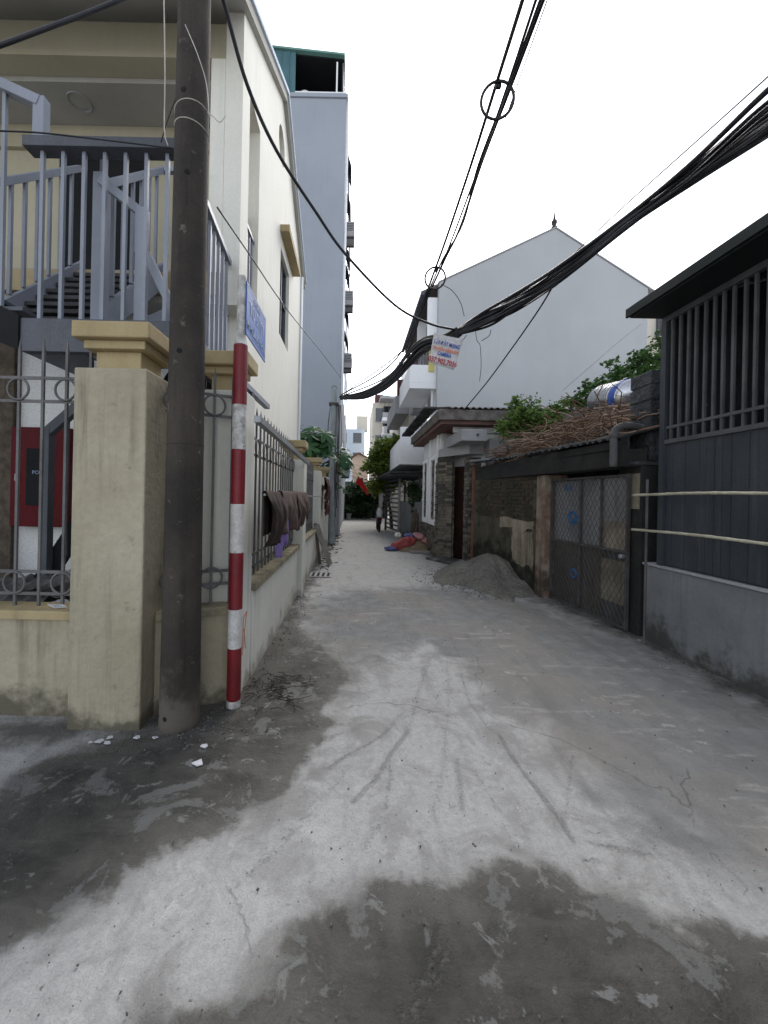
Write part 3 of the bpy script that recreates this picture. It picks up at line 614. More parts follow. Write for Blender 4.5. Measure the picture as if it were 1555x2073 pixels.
# ---- debris sheets in the courtyard
db = thing('sheet_pile','heap of broken dark roofing sheets behind the low courtyard wall','rubble',(-3.2,3.3,0))
for i in range(34):
    cx, cy = random.uniform(-4.6,-1.9), random.uniform(3.02,3.55); z = .25+.7*random.random()*(1-abs(cy-3.3)*.8)
    m = Matrix.Rotation(random.uniform(-.3,.3),3,'X') @ Matrix.Rotation(random.uniform(-.18,.18),3,'Y') @ Matrix.Rotation(random.uniform(-.5,.5),3,'Z')
    q = MB(); L_, W_ = random.uniform(.5,1.0), random.uniform(.2,.4); n = 14
    vs = []; 
    for j in range(n+1):
        for k in (0,1): vs.append(Vector((cx,cy,z)) + m @ Vector((-L_/2+L_*j/n, -W_/2+W_*k, .018*math.cos(j*2.1)+random.uniform(-.004,.004))))
    q.add(vs, [(2*j,2*j+1,2*j+3,2*j+2) for j in range(n)]); q.build('roofing_sheet','debris',db,solid=.008)

# ================================================================== LEFT: POLES AND SIGN
up_ = thing('utility_pole','dark stained concrete utility pole beside the corner pillar','utility pole',(-1.17,2.74,0),'utility poles')
prof = [(.135,-.05),(.133,.05),(.128,.5),(.122,1.5),(.115,3),(.106,5),(.095,7.2),(.093,7.25)]
pc = bmesh.new(); sh = MB().lathe(prof,(-1.17,2.74,0),28).build('shaft','pole',up_,smooth=True)
def hole_ring(px, py, r=.022):
    p = at(px, py, 2.74); a = math.atan2(0-2.74, 0-p.x); v = Vector((-(p.x+1.17)*0 + (p.x+1.17), -math.sqrt(max(.0001,.12**2-(p.x+1.17)**2)), 0)).normalized()
    rr = np.interp(p.z,[0,1.5,3,5,7],[.133,.122,.115,.106,.096]); c = Vector((-1.17,2.74,p.z)) + v*(rr-.006)
    MB().lathe([(r,0),(r,.008)],c,12,v).build('bolt_hole','dark',up_)
for q in ((385,213),(393,374),(378,722),(352,1436)): hole_ring(*q, .018 if q[1]<1000 else .016)
MB().torus((-1.17,2.74,1.93),.119,.004,(0,0,1),28,4).build('casting_seam','pole',up_); MB().torus((-1.17,2.74,4.10),.111,.004,(.12,0,1),28,4).build('wire_tie','string',up_); MB().torus((-1.17,2.74,4.22),.111,.004,(-.1,.05,1),28,4).build('wire_tie','string',up_)
MB().tube(spline([(-1.05,2.70,4.2),(-1.0,2.66,4.14),(-.95,2.66,4.10),(-.92,2.68,4.16)],6),.003,5).build('wire_end','string',up_)
p2 = thing('utility_pole','slim grey utility pole halfway down the alley carrying the cable tangle','utility pole',(-.70,13.1,0),'utility poles')
MB().lathe([(.13,-.05),(.13,.1),(.115,2),(.095,5.1),(.093,5.15)],(-.70,13.1,0),18).build('shaft','polegrey',p2,smooth=True)
MB().torus((-.70,13.1,5.17),.08,.012,(0,1,0),14,5).build('top_hook','steelgrey',p2)
MB().box(-.86,-.54,12.98,13.22,4.60,4.68).build('cross_clamp','steelgrey',p2,.004)
for k in range(5):
    x = -.60+.035*k; MB().tube(spline([(x,13.0,4.6),(x+.03*math.sin(k*2.),12.98,3.4),(x-.02,13.0,2.2),(x+.03,13.05,.9+.3*k)],6),.012+.004*(k%2),5).build('drop_cable','cablebrown',p2)
for k in range(2): MB().tube(spline([(-.80,13.0,4.6),(-.86-.02*k,13.0,3.9),(-.83,13.0,3.2),(-.80,13.02,2.6)],6),.008,5).build('drop_cable','cable',p2)

sp = thing('striped_post','red and white striped steel post standing at the alley corner','post',(-.87,2.98,0))
zs = [(-.03,.054,'chipped'),(.054,.445,'red_paint'),(.445,.736,'white_paint'),(.736,1.16,'red_paint'),(1.16,1.525,'white_paint'),(1.525,1.935,'red_paint'),(1.935,2.27,'chipped'),(2.27,2.72,'red_paint')]
for i, (a, b, m_) in enumerate(zs):
    MB().lathe([(.051,a),(.052,a+.004),(.052,b-.004),(.051,b)],(-.87,2.98,0),20).build('band',m_,sp,smooth=False)
MB().lathe([(.050,2.72),(.034,2.80),(.034,3.22),(.030,3.24)],(-.87,2.98,0),16).build('pipe_end','chipped',sp)
bs_ = thing('street_sign','blue street name plate with faded white lettering fixed to the striped post','sign',(-.835,3.28,2.8))
MB().box(-.834,-.828,2.96,3.60,2.80,3.20).build('plate','blueplate',bs_,.002)
e = MB(); e.box(-.827,-.8265,2.975,3.585,2.812,2.818); e.box(-.827,-.8265,2.975,3.585,3.182,3.188); e.box(-.827,-.8265,2.975,2.981,2.82,3.18); e.box(-.827,-.8265,3.579,3.585,2.82,3.18); e.build('border','lettering',bs_)
for k, (txt, sz, z) in enumerate((('PHƯỜNG', .06, 3.14),('TỔ 5/107', .14, 3.035),('ĐI ĐƯỜNG TRÒN', .085, 2.885))):
    text_mesh(txt, sz, 'lettering', 'lettering', bs_, facing((-.8265,3.28,z),(0,1,0)), xs_=.85)
for z in (2.88,3.12): MB().box(-.90,-.836,2.975,2.985,z-.012,z+.012).build('bracket','steelgrey',bs_)
# red scrawl on the pillar
gr = thing('graffiti_mark','small red sprayed mark low on the pillar behind the striped post','graffiti',(-.868,3.25,.4))
for a, b in (((3.18,.36),(3.21,.60)),((3.21,.60),(3.30,.62)),((3.30,.62),(3.24,.46)),((3.24,.46),(3.19,.30)),((3.22,.5),(3.29,.32))):
    MB().bar((-.868,a[0],a[1]),(-.868,b[0],b[1]),.012,.003,(1,0,0)).build('stroke','graffiti_red',gr)
# ================================================================== LEFT: THINGS ALONG THE FENCE
tb = MB().bar((-.735,2.98,2.17),(-.735,6.35,2.12),.05,.05).build('steel_tube','galv'); tag(tb,'long square steel tube lying along the alley fence tops','pipe')
def drape(name, label, y0, y1, zr, dropf, dropb, x, mat, seed, rail_r=.02, group='cloths drying on the alley fence', bulge=.05):
    nu, nv = 60, 34; vs = []; rnd = random.Random(seed); ph = rnd.random()*9
    for i in range(nu+1):
        u = i/nu; y = y0 + (y1-y0)*u; edge = 1 + .34*mn.noise((u*2.6+seed, 1.3, 0)) + .12*mn.noise((u*9+seed, .3, 0)) 
        for j in range(nv+1):
            v = j/nv*2-1                       # -1 back hem .. +1 front hem
            d = dropf*edge if v > 0 else dropb
            if abs(v) < .12: a = v/.12*math.pi/2; xx = x + math.sin(a)*rail_r; zz = zr + math.cos(a)*rail_r
            else:
                t = (abs(v)-.12)/.88; fold = (.5+.7*t)*(math.sin(u*21+ph+2.6*mn.noise((u*2.5,t*.8,seed)))*.026 + .05*mn.noise((u*6+seed,t*1.2,ph)) + .02*mn.noise((u*14+seed,t*4,ph)))
                xx = x + (rail_r + bulge*math.sin(t*math.pi*.97)*(.75+.6*mn.noise((u*2+seed*.7,.5,2))) if v > 0 else -rail_r*.6) + fold*min(1,t*3)*(1 if v>0 else .2)
                zz = zr - t*d
            vs.append((xx, y + .02*mn.noise((u*4,v*2,seed)), zz))
    fs = [(i*(nv+1)+j,(i+1)*(nv+1)+j,(i+1)*(nv+1)+j+1,i*(nv+1)+j+1) for i in range(nu) for j in range(nv)]
    m_ = MB().add(vs, fs); o = m_.build(name, mat, None, smooth=True, solid=.008); tag(o, label, 'cloth', group); return o
ra = MB().tube([(-.74,3.3,1.60),(-.74,9.6,1.58)],.012,6).build('drying_rod','galv'); tag(ra,'thin metal drying rod running along the alley fence','rod')
drape('hanging_cloth','dark cloth hanging nearest the striped post on the alley fence',3.30,4.0,1.61,.44,.36,-.74,'cloth_dark',2)
drape('hanging_cloth','brown blanket hanging in the middle of the fence rod',3.92,5.0,1.612,.44,.36,-.73,'cloth_brown',5,.030,bulge=.03)
drape('hanging_cloth','brown coat with a bulging flap hanging at the far end of the near fence',4.9,6.0,1.614,.42,.3,-.73,'cloth_brown',9,.032,bulge=.06)
drape('hanging_cloth','small purple cloth showing below the brown blanket',3.98,4.2,1.605,.60,.2,-.752,'cloth_purple',12,.018,bulge=.02)
drape('hanging_cloth','maroon clothes hanging high on the wall near the grey pole',10.2,11.6,2.06,.55,.3,-.74,'maroon',15)
drape('hanging_cloth','short maroon clothes hanging low before the grey pole',10.4,11.2,1.45,.35,.2,-.74,'maroon',19)
pl = [((-.87,9.25),(-.74,9.18),.95,.07),((-.84,9.2),(-.50,9.15),.93,.13)]
for k, ((xt,yt),(xb,yb),h,wd) in enumerate(pl):
    o = MB().bar((xb,yb,0.01),(xt,yt,h),wd,.03,(0,-1,.0)).build('plank','plank' if k else 'bark',bevel=.004); tag(o, ['narrow dark plank leaning upright on the wall by the grate','wide pale plank leaning at a slant in front of the narrow one'][k],'plank','planks leaning on the alley wall')
gt = thing('drain_grate','small slotted drain grate set in the concrete at the left','drain',(-.62,7.95,0))
MB().box(-.84,-.40,7.72,8.18,.004,.018).build('frame','greyplaster',gt)
for i in range(4): MB().box(-.79+.10*i,-.74+.10*i,7.78,8.12,.0185,.023).build('slot','dark',gt)

# papaya
def papaya_leaf(mb, c, nrm, size, rot):
    q = Vector(nrm).to_track_quat('Z','Y').to_matrix() @ Matrix.Rotation(rot,3,'Z'); pts = []; L9 = 7
    for i in range(L9*4):
        a = 2*math.pi*i/(L9*4); k = i % 4; r = [1.0,.80,.42,.80][k]*size*(.75+.25*math.cos(a)); drop = -.25*r*r/size
        pts.append(Vector(c) + q @ Vector((r*math.cos(a), r*math.sin(a), drop)))
    mb.add([c]+pts, [(0,1+i,1+(i+1)%len(pts)) for i in range(len(pts))])
def papaya(name, label, x, y, h, n, size, seed):
    rnd = random.Random(seed); t = thing(name, label, 'tree', (x,y,0), 'papaya trees beyond the fence')
    MB().tube([(x,y,-.05),(x+.03,y,h*.5),(x,y,h)],[.07,.055,.04],9).build('trunk','bark',t,smooth=True)
    lf, pt = MB(), MB()
    for i in range(n):
        a = rnd.random()*6.28; el = rnd.uniform(-.35,.9); L_ = rnd.uniform(.35,.75); d = Vector((math.cos(a)*math.cos(el),math.sin(a)*math.cos(el),math.sin(el)))
        b = Vector((x,y,h-rnd.random()*.35)); tip = b + d*L_; tip.z -= .08; pt.tube([b,(b+tip)/2+Vector((0,0,.05)),tip],.007,4)
        papaya_leaf(lf, tip, d*.7+Vector((0,-.35,.8)), size*rnd.uniform(.7,1.15), rnd.random()*6)
    pt.build('leaf_stalks','leaf_light',t); lf.build('crown','leaf_papaya',t); return t
papaya('papaya_tree','broad papaya tree behind the far fence pillars',-1.08,11.0,3.25,34,.40,3)
papaya('papaya_tree','smaller papaya tree with leaves reaching past the grey pole',-.72,14.4,3.15,30,.46,8)
papaya('papaya_tree','low papaya sapling between pillar caps',-.95,13.9,2.45,16,.36,21)

# ================================================================== TALL BLUE-GREY BUILDING
TY, TX = 16.0, -.60
tbd = thing('tall_building','tall narrow blue grey building with a green metal shed on its roof','building',(-4,20,0))
MB().box(-8,TX,TY,29,-.02,17.7).build('body','tallwall',tbd,.02)
MB().box(-8.02,TX+.06,TY-.06,29,17.7,17.86).build('parapet','tallwall',tbd,.01)
k_ = TY/18.0
def tt(x,y): return at(x,y,TY)
rs = thing  # roof shed
zb, = (17.86,)
MB().box(-8,tt(598,150).x,TY+.02,TY+.08,zb,19.64).build('shed_cladding','greensheet',tbd)
for i in range(9):
    x = -5.2+.32*i
    if x < tt(598,150).x-.03: MB().box(x-.02,x+.02,TY-.015,TY+.019,zb,19.62).build('cladding_rib','greensheet',tbd)
MB().prism([(-8,20.05),(-.70,19.40),(-.70,19.48),(-8,20.13)],'y',TY-.06,TY+6).build('shed_roof','greentrim',tbd); MB().prism([(-8,19.99),(-.72,19.34),(-.72,19.396),(-8,20.046)],'y',TY+.1,TY+5.9).build('shed_shade_panel','dark',tbd)  # dark panel added under the roof to paint the shed interior's shade
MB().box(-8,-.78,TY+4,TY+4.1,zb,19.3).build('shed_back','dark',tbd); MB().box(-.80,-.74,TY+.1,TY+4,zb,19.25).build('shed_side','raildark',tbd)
MB().box(tt(598,150).x,-.62,TY+.0,TY+.06,zb+.02,zb+.10).build('shed_rail','housewhite',tbd)
MB().box(-1.04,-.98,TY+.02,TY+.07,zb,19.2).build('shed_post','housewhite',tbd)
sk = MB().lathe([(.05,0),(.28,.05),(.34,.25),(.25,.42),(.1,.5)],(-2.35,TY+.5,zb),12).build('sack','white_plastic',smooth=True); tag(sk,'pale sack standing in the opening of the rooftop shed','sack')
ac_body = MB()
def ac(y, z, label):
    t = thing('air_conditioner', label, 'air conditioner', (TX+.3,y,z), 'air conditioners on the tall building')
    MB().box(TX+.06,TX+.42,y-.42,y+.42,z,z+.62).build('casing','acwhite',t,.01)
    for i in range(5): MB().box(TX+.09,TX+.39,y-.428,y-.421,z+.22+.07*i,z+.25+.07*i).build('louvre','raildark',t)
    MB().lathe([(.2,0),(.2,.012)],(TX+.422,y,z+.32),18,(1,0,0)).build('fan_grille','raildark',t)
    for s in (-.3,.3): MB().box(TX,TX+.4,y+s-.02,y+s+.02,z-.04,z-.002).build('bracket','steelgrey',t)
for yy, py, lb in ((17.2,490,'highest air conditioner on the alley side of the tall building'),(17.4,626,'second highest air conditioner on the tall building'),(17.4,750,'third air conditioner down on the tall building'),(17.2,966,'lowest air conditioner just above head height in the alley')):
    ac(yy, at(703,py,yy).z, lb)
for i, (py, yy) in enumerate(((420,18),(520,18.2),(560,18.6),(640,18.4),(690,18.8),(345,18))):
    z = at(700,py,yy).z; o = MB().bar((TX,yy,z+.35),(TX+.22,yy,z-.35),1.3,.03,(.95,0,.3)).build('awning','raildark',tbd)
for i in range(5):
    z = 3.3+2.9*i
    for j in range(3): wn_ = MB().box(TX-.01,TX+.02,19+3*j,20.2+3*j,z,z+1.4).build('window','glass',tbd)
MB().box(TX+.002,TX+.03,16.3,17.6,0,2.1).build('alley_door','tealdoor',tbd)
MB().box(TX+.002,TX+.02,17.9,18.5,.9,1.9).build('notice','housewhite',tbd)
MB().tube([(TX+.06,16.06,0),(TX+.06,16.06,17.6)],.045,8).build('downpipe','housewhite',tbd,smooth=True)

# ================================================================== RIGHT: DARK METAL SHED
RX = 3.45
rsd = thing('metal_shed','dark metal sided shed with barred openings on a concrete base wall','shed',(5,2,0))
MB().box(RX,RX+.18,-2,4.66,-.02,.87).build('base_wall','concrete',rsd,.012)
MB().box(RX-.02,RX+.2,-2,4.67,.872,.90).build('sill','greyplaster',rsd,.006)
pw = .168; n = 28
pme = mesh_of(MB().box(-.004,.004,-pw/2+.001,pw/2-.001,0,1.34).box(-.010,-.0045,-.006,.006,0,1.34), 'sheet_panel', 'shedplate')
for i in range(n): inst('sheet_panel', pme, rsd, (RX+.03+random.uniform(-.003,.003), 4.40-pw*(i+.5), .915))
MB().box(RX+.045,RX+.06,-.3,4.42,.905,2.25).build('backing','shedplate',rsd)
MB().box(RX,RX+.06,-.3,4.47,2.255,2.30).build('mid_rail','shedbar',rsd); MB().box(RX-.004,RX+.05,4.40,4.47,.905,3.62).build('corner_post','shedplate',rsd)
bm_ = mesh_of(MB().box(-.012,.012,-.012,.012,0,1.33), 'bar', 'shedbar')
for i in range(31): inst('bar', bm_, rsd, (RX+.03+random.uniform(-.004,.004), 4.34-.10*i+random.uniform(-.006,.006), 2.30))
MB().box(RX+.01,RX+.05,-.3,4.39,2.42,2.45).build('cross_rail','shedbar',rsd); MB().box(RX,RX+.06,-2,4.47,3.62,3.68).build('top_rail','shedbar',rsd)
MB().prism([(3.10,3.70),(3.10,3.80),(7.6,5.1),(7.6,5.0)],'y',-2,4.50).build('roof','roofgreen',rsd)
MB().box(3.07,3.099,-2,4.52,3.70,3.80).build('fascia','roofgreen',rsd,.004); MB().box(3.0995,RX+.2,-2,4.48,3.685,3.70).build('soffit','roofgreen',rsd)
MB().prism([(3.56,-.02),(7.6,-.02),(7.6,4.99),(3.56,3.825)],'y',4.42,4.47).build('end_wall','shedplate',rsd); MB().box(7.5,7.6,-2,4.41,-.02,4.98).build('rear_wall','shedplate',rsd); MB().prism([(3.65,-.02),(7.5,-.02),(7.5,4.96),(3.65,3.85)],'y',-2,-1.9).build('end_wall','shedplate',rsd)
MB().box(4.4,4.6,3.6,4.2,2.3,2.7).build('inner_box','shedbar',rsd)
for i in range(6): MB().box(4.6,4.63,-1+.9*i,-.97+.9*i,0,3.9).build('inner_post','shedbar',rsd)
# bamboo poles
def bamboo(a, b, r, label):
    a, b = Vector(a), Vector(b); n = 14; pts = []; rr = []
    for i in range(n*3+1):
        t = i/(n*3); p = a.lerp(b,t); p.z += .012*math.sin(t*5)+.003*mn.noise((t*9,r*90,0)); pts.append(p); rr.append(r*(1.14 if i%3==0 else .97)*(1-.15*t))
    o = MB().tube(pts, rr, 10).build('bamboo_pole','bamboo',smooth=True); tag(o,label,'pole','bamboo poles along the shed'); return o
bamboo((3.27,4.62,1.68),(3.2,2.1,1.70),.015,'upper pale bamboo pole tied along the dark shed'); bamboo((3.27,4.62,1.28),(3.2,2.2,1.31),.015,'lower pale bamboo pole tied along the dark shed')
o = MB().tube([(3.31,4.45,0),(3.31,4.45,1.86)],.014,8).build('rack_post','shedbar'); tag(o,'thin grey upright post holding the near ends of the bamboo poles','post')

# ---- black masonry pillar
bp = thing('black_pillar','tall blackened masonry pillar between the shed and the mesh gate','pillar',(3.75,5.0,0))
MB().box(3.60,4.06,4.80,5.15,2.05,3.22).build('shaft','darkconcrete',bp,.02)
for i in range(6): MB().box(3.58+.008*(i%2),4.08-.006*(i%3),4.785+.006*(i%2),5.16,2.1+.19*i,2.265+.19*i).build('course','darkconcrete',bp,.012)
MB().box(3.44,3.90,4.72,5.12,-.02,2.05).build('base','sooty',bp,.015)
MB().box(3.425,3.438,4.74,4.98,1.52,1.95).build('lit_patch','sheetcream',bp)  # yellowish panel, the lit spot on the base put into its colour
MB().box(3.30,3.9,4.70,5.14,2.051,2.09).build('ledge','darkconcrete',bp)

# ---- mesh gate
ga, gb = Vector((3.38,4.83,0)), Vector((3.24,6.44,0)); gd = (gb-ga); gl = gd.length; gd.normalize(); gn = Vector((-gd.y,gd.x,0))  # gn points into the alley (-x)
GT = 1.95
mg = thing('mesh_gate','old iron gate of chain link over patched metal sheets','gate',((ga+gb)/2)[:])
def gp(u, z, off=0): p = ga + gd*u + gn*off; return Vector((p.x,p.y,z))
def gbar(u0,z0,u1,z1,w_,h=.03,off=.0,name='frame_bar',mat='steelgrey'): return MB().bar(gp(u0,z0,off),gp(u1,z1,off),h,w_,tuple(gn)).build(name,mat,mg)
for u in (.02,gl-.02): gbar(u,.03,u,GT,.04)
gbar(.04,.05,gl-.04,.05,.04); gbar(.04,GT-.02,gl-.04,GT-.02,.035); gbar(.04,.98,gl-.04,.98,.035); gbar(gl*.56,.07,gl*.56,GT-.04,.035,.028)
gbar(gl*.30,.99,gl*.30,GT-.04,.025,.025)
def gsheet(u0,u1,z0,z1,mat,off,tilt=0):
    q = MB(); q.add([gp(u0,z0,off),gp(u1,z0,off),gp(u1,z1,off+tilt),gp(u0,z1,off+tilt)],[(0,1,2,3)]); return q.build('patch_sheet',mat,mg,solid=.004)
gsheet(gl*.57,gl-.04,.98,GT-.04,'sheet',-.035); gsheet(gl*.31,gl*.56,.98,GT-.03,'sheet',-.03); gsheet(.04,gl*.32,1.35,GT-.03,'sheet',-.037,.01); gsheet(.04,gl*.33,.98,1.4,'oldplaster',-.042)
gsheet(gl*.5,gl-.04,.06,.97,'lowsheet',-.033); gsheet(gl*.30,gl*.51,.06,.97,'lowsheet',-.036); gsheet(.05,gl*.31,.30,.85,'sheetcream',-.030); gsheet(.04,gl*.33,.06,.98,'darkroof',-.045)
nt = MB(); stp = .085
for sgn in (1,-1):
    k = -int(GT/stp)-2
    while k*stp < gl+GT:
        u0 = k*stp; seg = []
        # line u = u0 + sgn*(z)*.62
        for z in (.06, GT-.04):
            pass
        z_lo, z_hi = .06, GT-.04; f = lambda z: (u0 + .62*z) if sgn > 0 else (u0 - .62*z + GT*.62)
        pts = []
        for z in np.linspace(z_lo, z_hi, 3):
            pts.append((f(z), z))
        # clip to the frame
        (a0,b0),(a1,b1) = pts[0], pts[-1]; tmin, tmax = 0., 1.; du = a1-a0
        for lim, s2 in ((.04,1),(gl-.04,-1)):
            v0 = s2*(a0-lim); v1 = s2*(a1-lim)
            if v0 < 0 and v1 < 0: tmin = 2
            elif v0 < 0: tmin = max(tmin, v0/(v0-v1))
            elif v1 < 0: tmax = min(tmax, v0/(v0-v1))
        if tmin < tmax-.01:
            A = gp(a0+du*tmin, b0+(b1-b0)*tmin, .008*sgn+.004); B = gp(a0+du*tmax, b0+(b1-b0)*tmax, .008*sgn+.004); nt.tube([A,B],.0042,4,False)
        k += 1
o = nt.build('chain_link','steelgrey',mg); tag(o, kind='stuff')
MB().lathe([(.02,0),(.03,.01),(.03,.05),(.02,.06)],gp(.05,.93,.02),10,tuple(gn)).build('lock','galv',mg)
def gtext(txt, u, z, size, off=-.026, mat='graffiti_blue'): return text_mesh(txt,size,mat,'painted_mark',mg,facing(gp(u,z,off),tuple(-gd)),xs_=.9,bold=.004)
gtext('R A', gl*.76, 1.80, .13); 
mk = MB(); mk.torus(gp(gl*.70,1.36,-.030),.075,.022,tuple(gn),20,4); mk.torus(gp(gl*.61,1.33,-.030),.05,.02,tuple(gn),18,4); mk.bar(gp(gl*.72,1.28,-.030),gp(gl*.62,1.30,-.030),.03,.004,tuple(gn)); mk.bar(gp(gl*.70,1.22,-.030),gp(gl*.66,1.28,-.030),.02,.004,tuple(gn)); mk.build('painted_mark','graffiti_blue',mg)
mk = MB(); mk.torus(gp(gl*.66,.52,-.028),.06,.018,tuple(gn),18,4); mk.bar(gp(gl*.70,.62,-.028),gp(gl*.66,.55,-.028),.015,.004,tuple(gn)); mk.build('painted_mark','graffiti_blue',mg)
# gate posts, lintel and shed roof
sh2 = thing('old_lean_to','low decaying lean to with corrugated roof edge over the mesh gate','shed',(3.8,7,0))
MB().box(3.12,3.5,6.46,6.74,-.02,2.02).build('gate_post','rustpaint',sh2,.02)
MB().prism([(3.20,4.72),(3.06,6.44),(2.84,9.2),(3.1,9.2),(3.4,6.6),(3.50,4.72)],'z',2.03,2.24).build('lintel','sooty',sh2)
MB().prism([(3.13,6.745),(2.82,9.2),(3.05,9.2),(3.36,6.745)],'z',-.02,2.028).build('rear_wall','mossywall',sh2)
# courses of old brick in the upper wall, patches of render lower down
A_, B_ = Vector((3.13,6.76,0)), Vector((2.83,9.15,0)); wd_ = (B_-A_).normalized(); wn2 = Vector((-wd_.y,wd_.x,0)); wl2 = (B_-A_).length; wang = math.atan2(wd_.y,wd_.x)
bme = [mesh_of(MB().box(-.105,.105,-.012,.012,-.031,.031),'brick',m_) for m_ in ('brick1','brick2')]
for r in range(11):
    z = 1.27+.072*r; u = .1+(.11 if r%2 else 0)
    while u < wl2-.1:
        if random.random() > .07:
            p = A_ + wd_*u + wn2*(.006+random.uniform(-.003,.006)); inst('brick', random.choice(bme), sh2, (p.x,p.y,z+random.uniform(-.003,.003)), wang+random.uniform(-.01,.01))
        u += .222
def wallpatch(u0,u1,z0,z1,mat,seed,off=.012):
    rnd = random.Random(seed); pts = []; n = 7
    for i in range(n): pts.append((u0+(u1-u0)*i/n, z0+rnd.uniform(-.06,.06)))
    for i in range(n): pts.append((u1+rnd.uniform(-.03,.03), z0+(z1-z0)*i/n))
    for i in range(n): pts.append((u1-(u1-u0)*i/n, z1+rnd.uniform(-.03,.03)))
    for i in range(n): pts.append((u0+rnd.uniform(-.03,.03), z1-(z1-z0)*i/n))
    fr = [A_+wd_*u+wn2*off+Vector((0,0,z)) for u,z in pts]; bk = [A_+wd_*u+wn2*.001+Vector((0,0,z)) for u,z in pts]; k = len(pts)
    MB().add(fr+bk,[tuple(range(k))]+[(i,k+i,k+(i+1)%k,(i+1)%k) for i in range(k)]).build('render_patch',mat,sh2)
wallpatch(.06,.75,.42,1.06,'oldplaster',1); wallpatch(.05,1.2,1.04,1.24,'oldplaster',2,.02); wallpatch(1.0,1.9,.3,.95,'mossywall',3)
# corrugated roof
def corrugated(name, mat, parent, p00, p10, p01, pitch=.12, amp=.018, solid=.004, jag=.0):
    """p00->p10 runs along the waves' crests spacing (eave), p00->p01 is the fall"""
    p00,p10,p01 = Vector(p00),Vector(p10),Vector(p01); L_ = (p10-p00).length; n = int(L_/pitch*8); nr = ((p10-p00).cross(p01-p00)).normalized(); vs = []
    for i in range(n+1):
        t = i/n; a = p00.lerp(p10,t) + nr*amp*math.sin(2*math.pi*t*L_/pitch); f = (p01-p00); j = jag*mn.noise((t*9,1,2))
        vs += [a - f*j, a + f*.5 - nr*.02*math.sin(t*7), a + f]
    fs = [(3*i+k,3*i+3+k,3*i+4+k,3*i+1+k) for i in range(n) for k in range(2)]
    o = MB().add(vs,fs).build(name, mat, parent, solid=solid); return o
corrugated('roof_sheet','darkroof',sh2,(3.10,4.70,2.36),(2.98,7.0,2.40),(5.3,4.75,2.95),jag=.03); corrugated('roof_sheet','darkroof',sh2,(2.99,6.9,2.385),(2.84,9.3,2.44),(5.3,7.0,3.0),jag=.03)
MB().prism([(3.16,4.75),(2.92,9.2),(3.02,9.2),(3.26,4.75)],'z',2.242,2.34).build('eave_board','sooty',sh2)
MB().bar((2.78,9.42,2.50),(2.92,8.5,2.47),.05,.04).build('eave_board','galv',sh2)
MB().lathe([(.05,-.02),(.055,.3),(.05,1.2),(.055,1.8),(.05,2.35)],(2.83,9.26,0),10).build('post','rustred',sh2)
dp = thing('drain_pipe','short bent grey drain pipe over the mesh gate','pipe',(3.1,4.74,2.0))
MB().tube(spline([(3.50,4.78,2.50),(3.30,4.74,2.52),(3.17,4.73,2.50),(3.10,4.72,2.42),(3.10,4.72,2.25),(3.10,4.72,2.02)],5),.04,14).build('pipe','pipegrey',dp,smooth=True)
MB().tube([(3.10,4.72,2.36),(3.10,4.72,2.44)],.046,14).build('collar','pipegrey',dp,smooth=True)
# dried vines heaped on the roof
vn, vl = MB(), MB()
for i in range(950):
    y = random.uniform(4.9,8.9); x = 3.15+random.random()**1.3*1.7; zb_ = 2.38+(x-3.1)*.27; L_ = random.uniform(.25,.8); a = random.uniform(0,6.28); hgt = .42*max(0,1-abs(y-6.3)/3)+.08
    p = Vector((x,y,zb_+random.random()*hgt)); d = Vector((math.cos(a)*.6,math.sin(a),random.uniform(-.25,.45))).normalized(); pts = [p]
    for k in range(4): d = (d+Vector((random.uniform(-.4,.4),random.uniform(-.4,.4),random.uniform(-.35,.2)))).normalized(); q = pts[-1]+d*L_/4; q.z = max(q.z, 2.38+(q.x-3.1)*.27); pts.append(q)
    (vl if random.random()<.22 else vn).tube(pts, random.uniform(.004,.011), 4, False)
dv = thing('dried_vines','brown heap of dried vines lying over the lean to roof','vines',(3.8,6.8,2.4)); dv['kind'] = 'stuff'
tag(vn.build('vine_stems','vine',dv), kind='stuff'); tag(vl.build('pale_stems','vinelight',dv), kind='stuff')
o = MB().add([(3.5,5.1,2.56),(3.7,6.1,2.60),(4.1,6.0,2.72),(4.0,5.2,2.74)],[(0,1,2,3)]).build('plastic_sheet','white_plastic',solid=.01); tag(o,'crumpled pale plastic sheet caught under the dried vines','plastic')

# ---- water tank
wt = thing('water_tank','shiny steel water tank with blue band standing on the roof behind the black pillar','tank',(5.6,8.6,3.3))
tc0, tc1 = at(1282,803,8.2), at(1218,812,9.4); ta = (tc1-tc0).normalized(); tr_ = .37
Lk = (tc1-tc0).length; MB().lathe([(.06,-.13),(.2,-.1),(.32,-.04),(tr_,0),(tr_,.28)],tc0,32,tuple(ta)).build('near_end','tanksteel',wt,smooth=True)
pr = [(tr_+.002,.05)];
MB().lathe([(tr_+.003,.02),(tr_+.004,.03),(tr_+.004,.26),(tr_+.003,.27)],tc0,32,tuple(ta)).build('blue_band','tankblue',wt,smooth=True)
pr = []
for i in range(int((Lk-.3)/.03)): z = .281+.03*i; pr.append((tr_+.008*math.sin(i*1.05), z))
pr += [(tr_*.85,Lk+.05),(tr_*.5,Lk+.1),(.05,Lk+.12)]
MB().lathe(pr,tc0,32,tuple(ta)).build('barrel','tanksteel',wt,smooth=True)
MB().lathe([(.12,-.15),(.12,-.09)],tc0,20,tuple(ta)).build('end_cap','tanksteel',wt)
for t in (.1,Lk*.5,Lk*.95):
    c = tc0+ta*t; sd_ = ta.cross(Vector((0,0,1))).normalized()
    for s in (-1,1): MB().bar(c+sd_*s*.33-Vector((0,0,.12)), c+sd_*s*.36-Vector((0,0,.72)),.035,.035).build('leg','galv',wt)
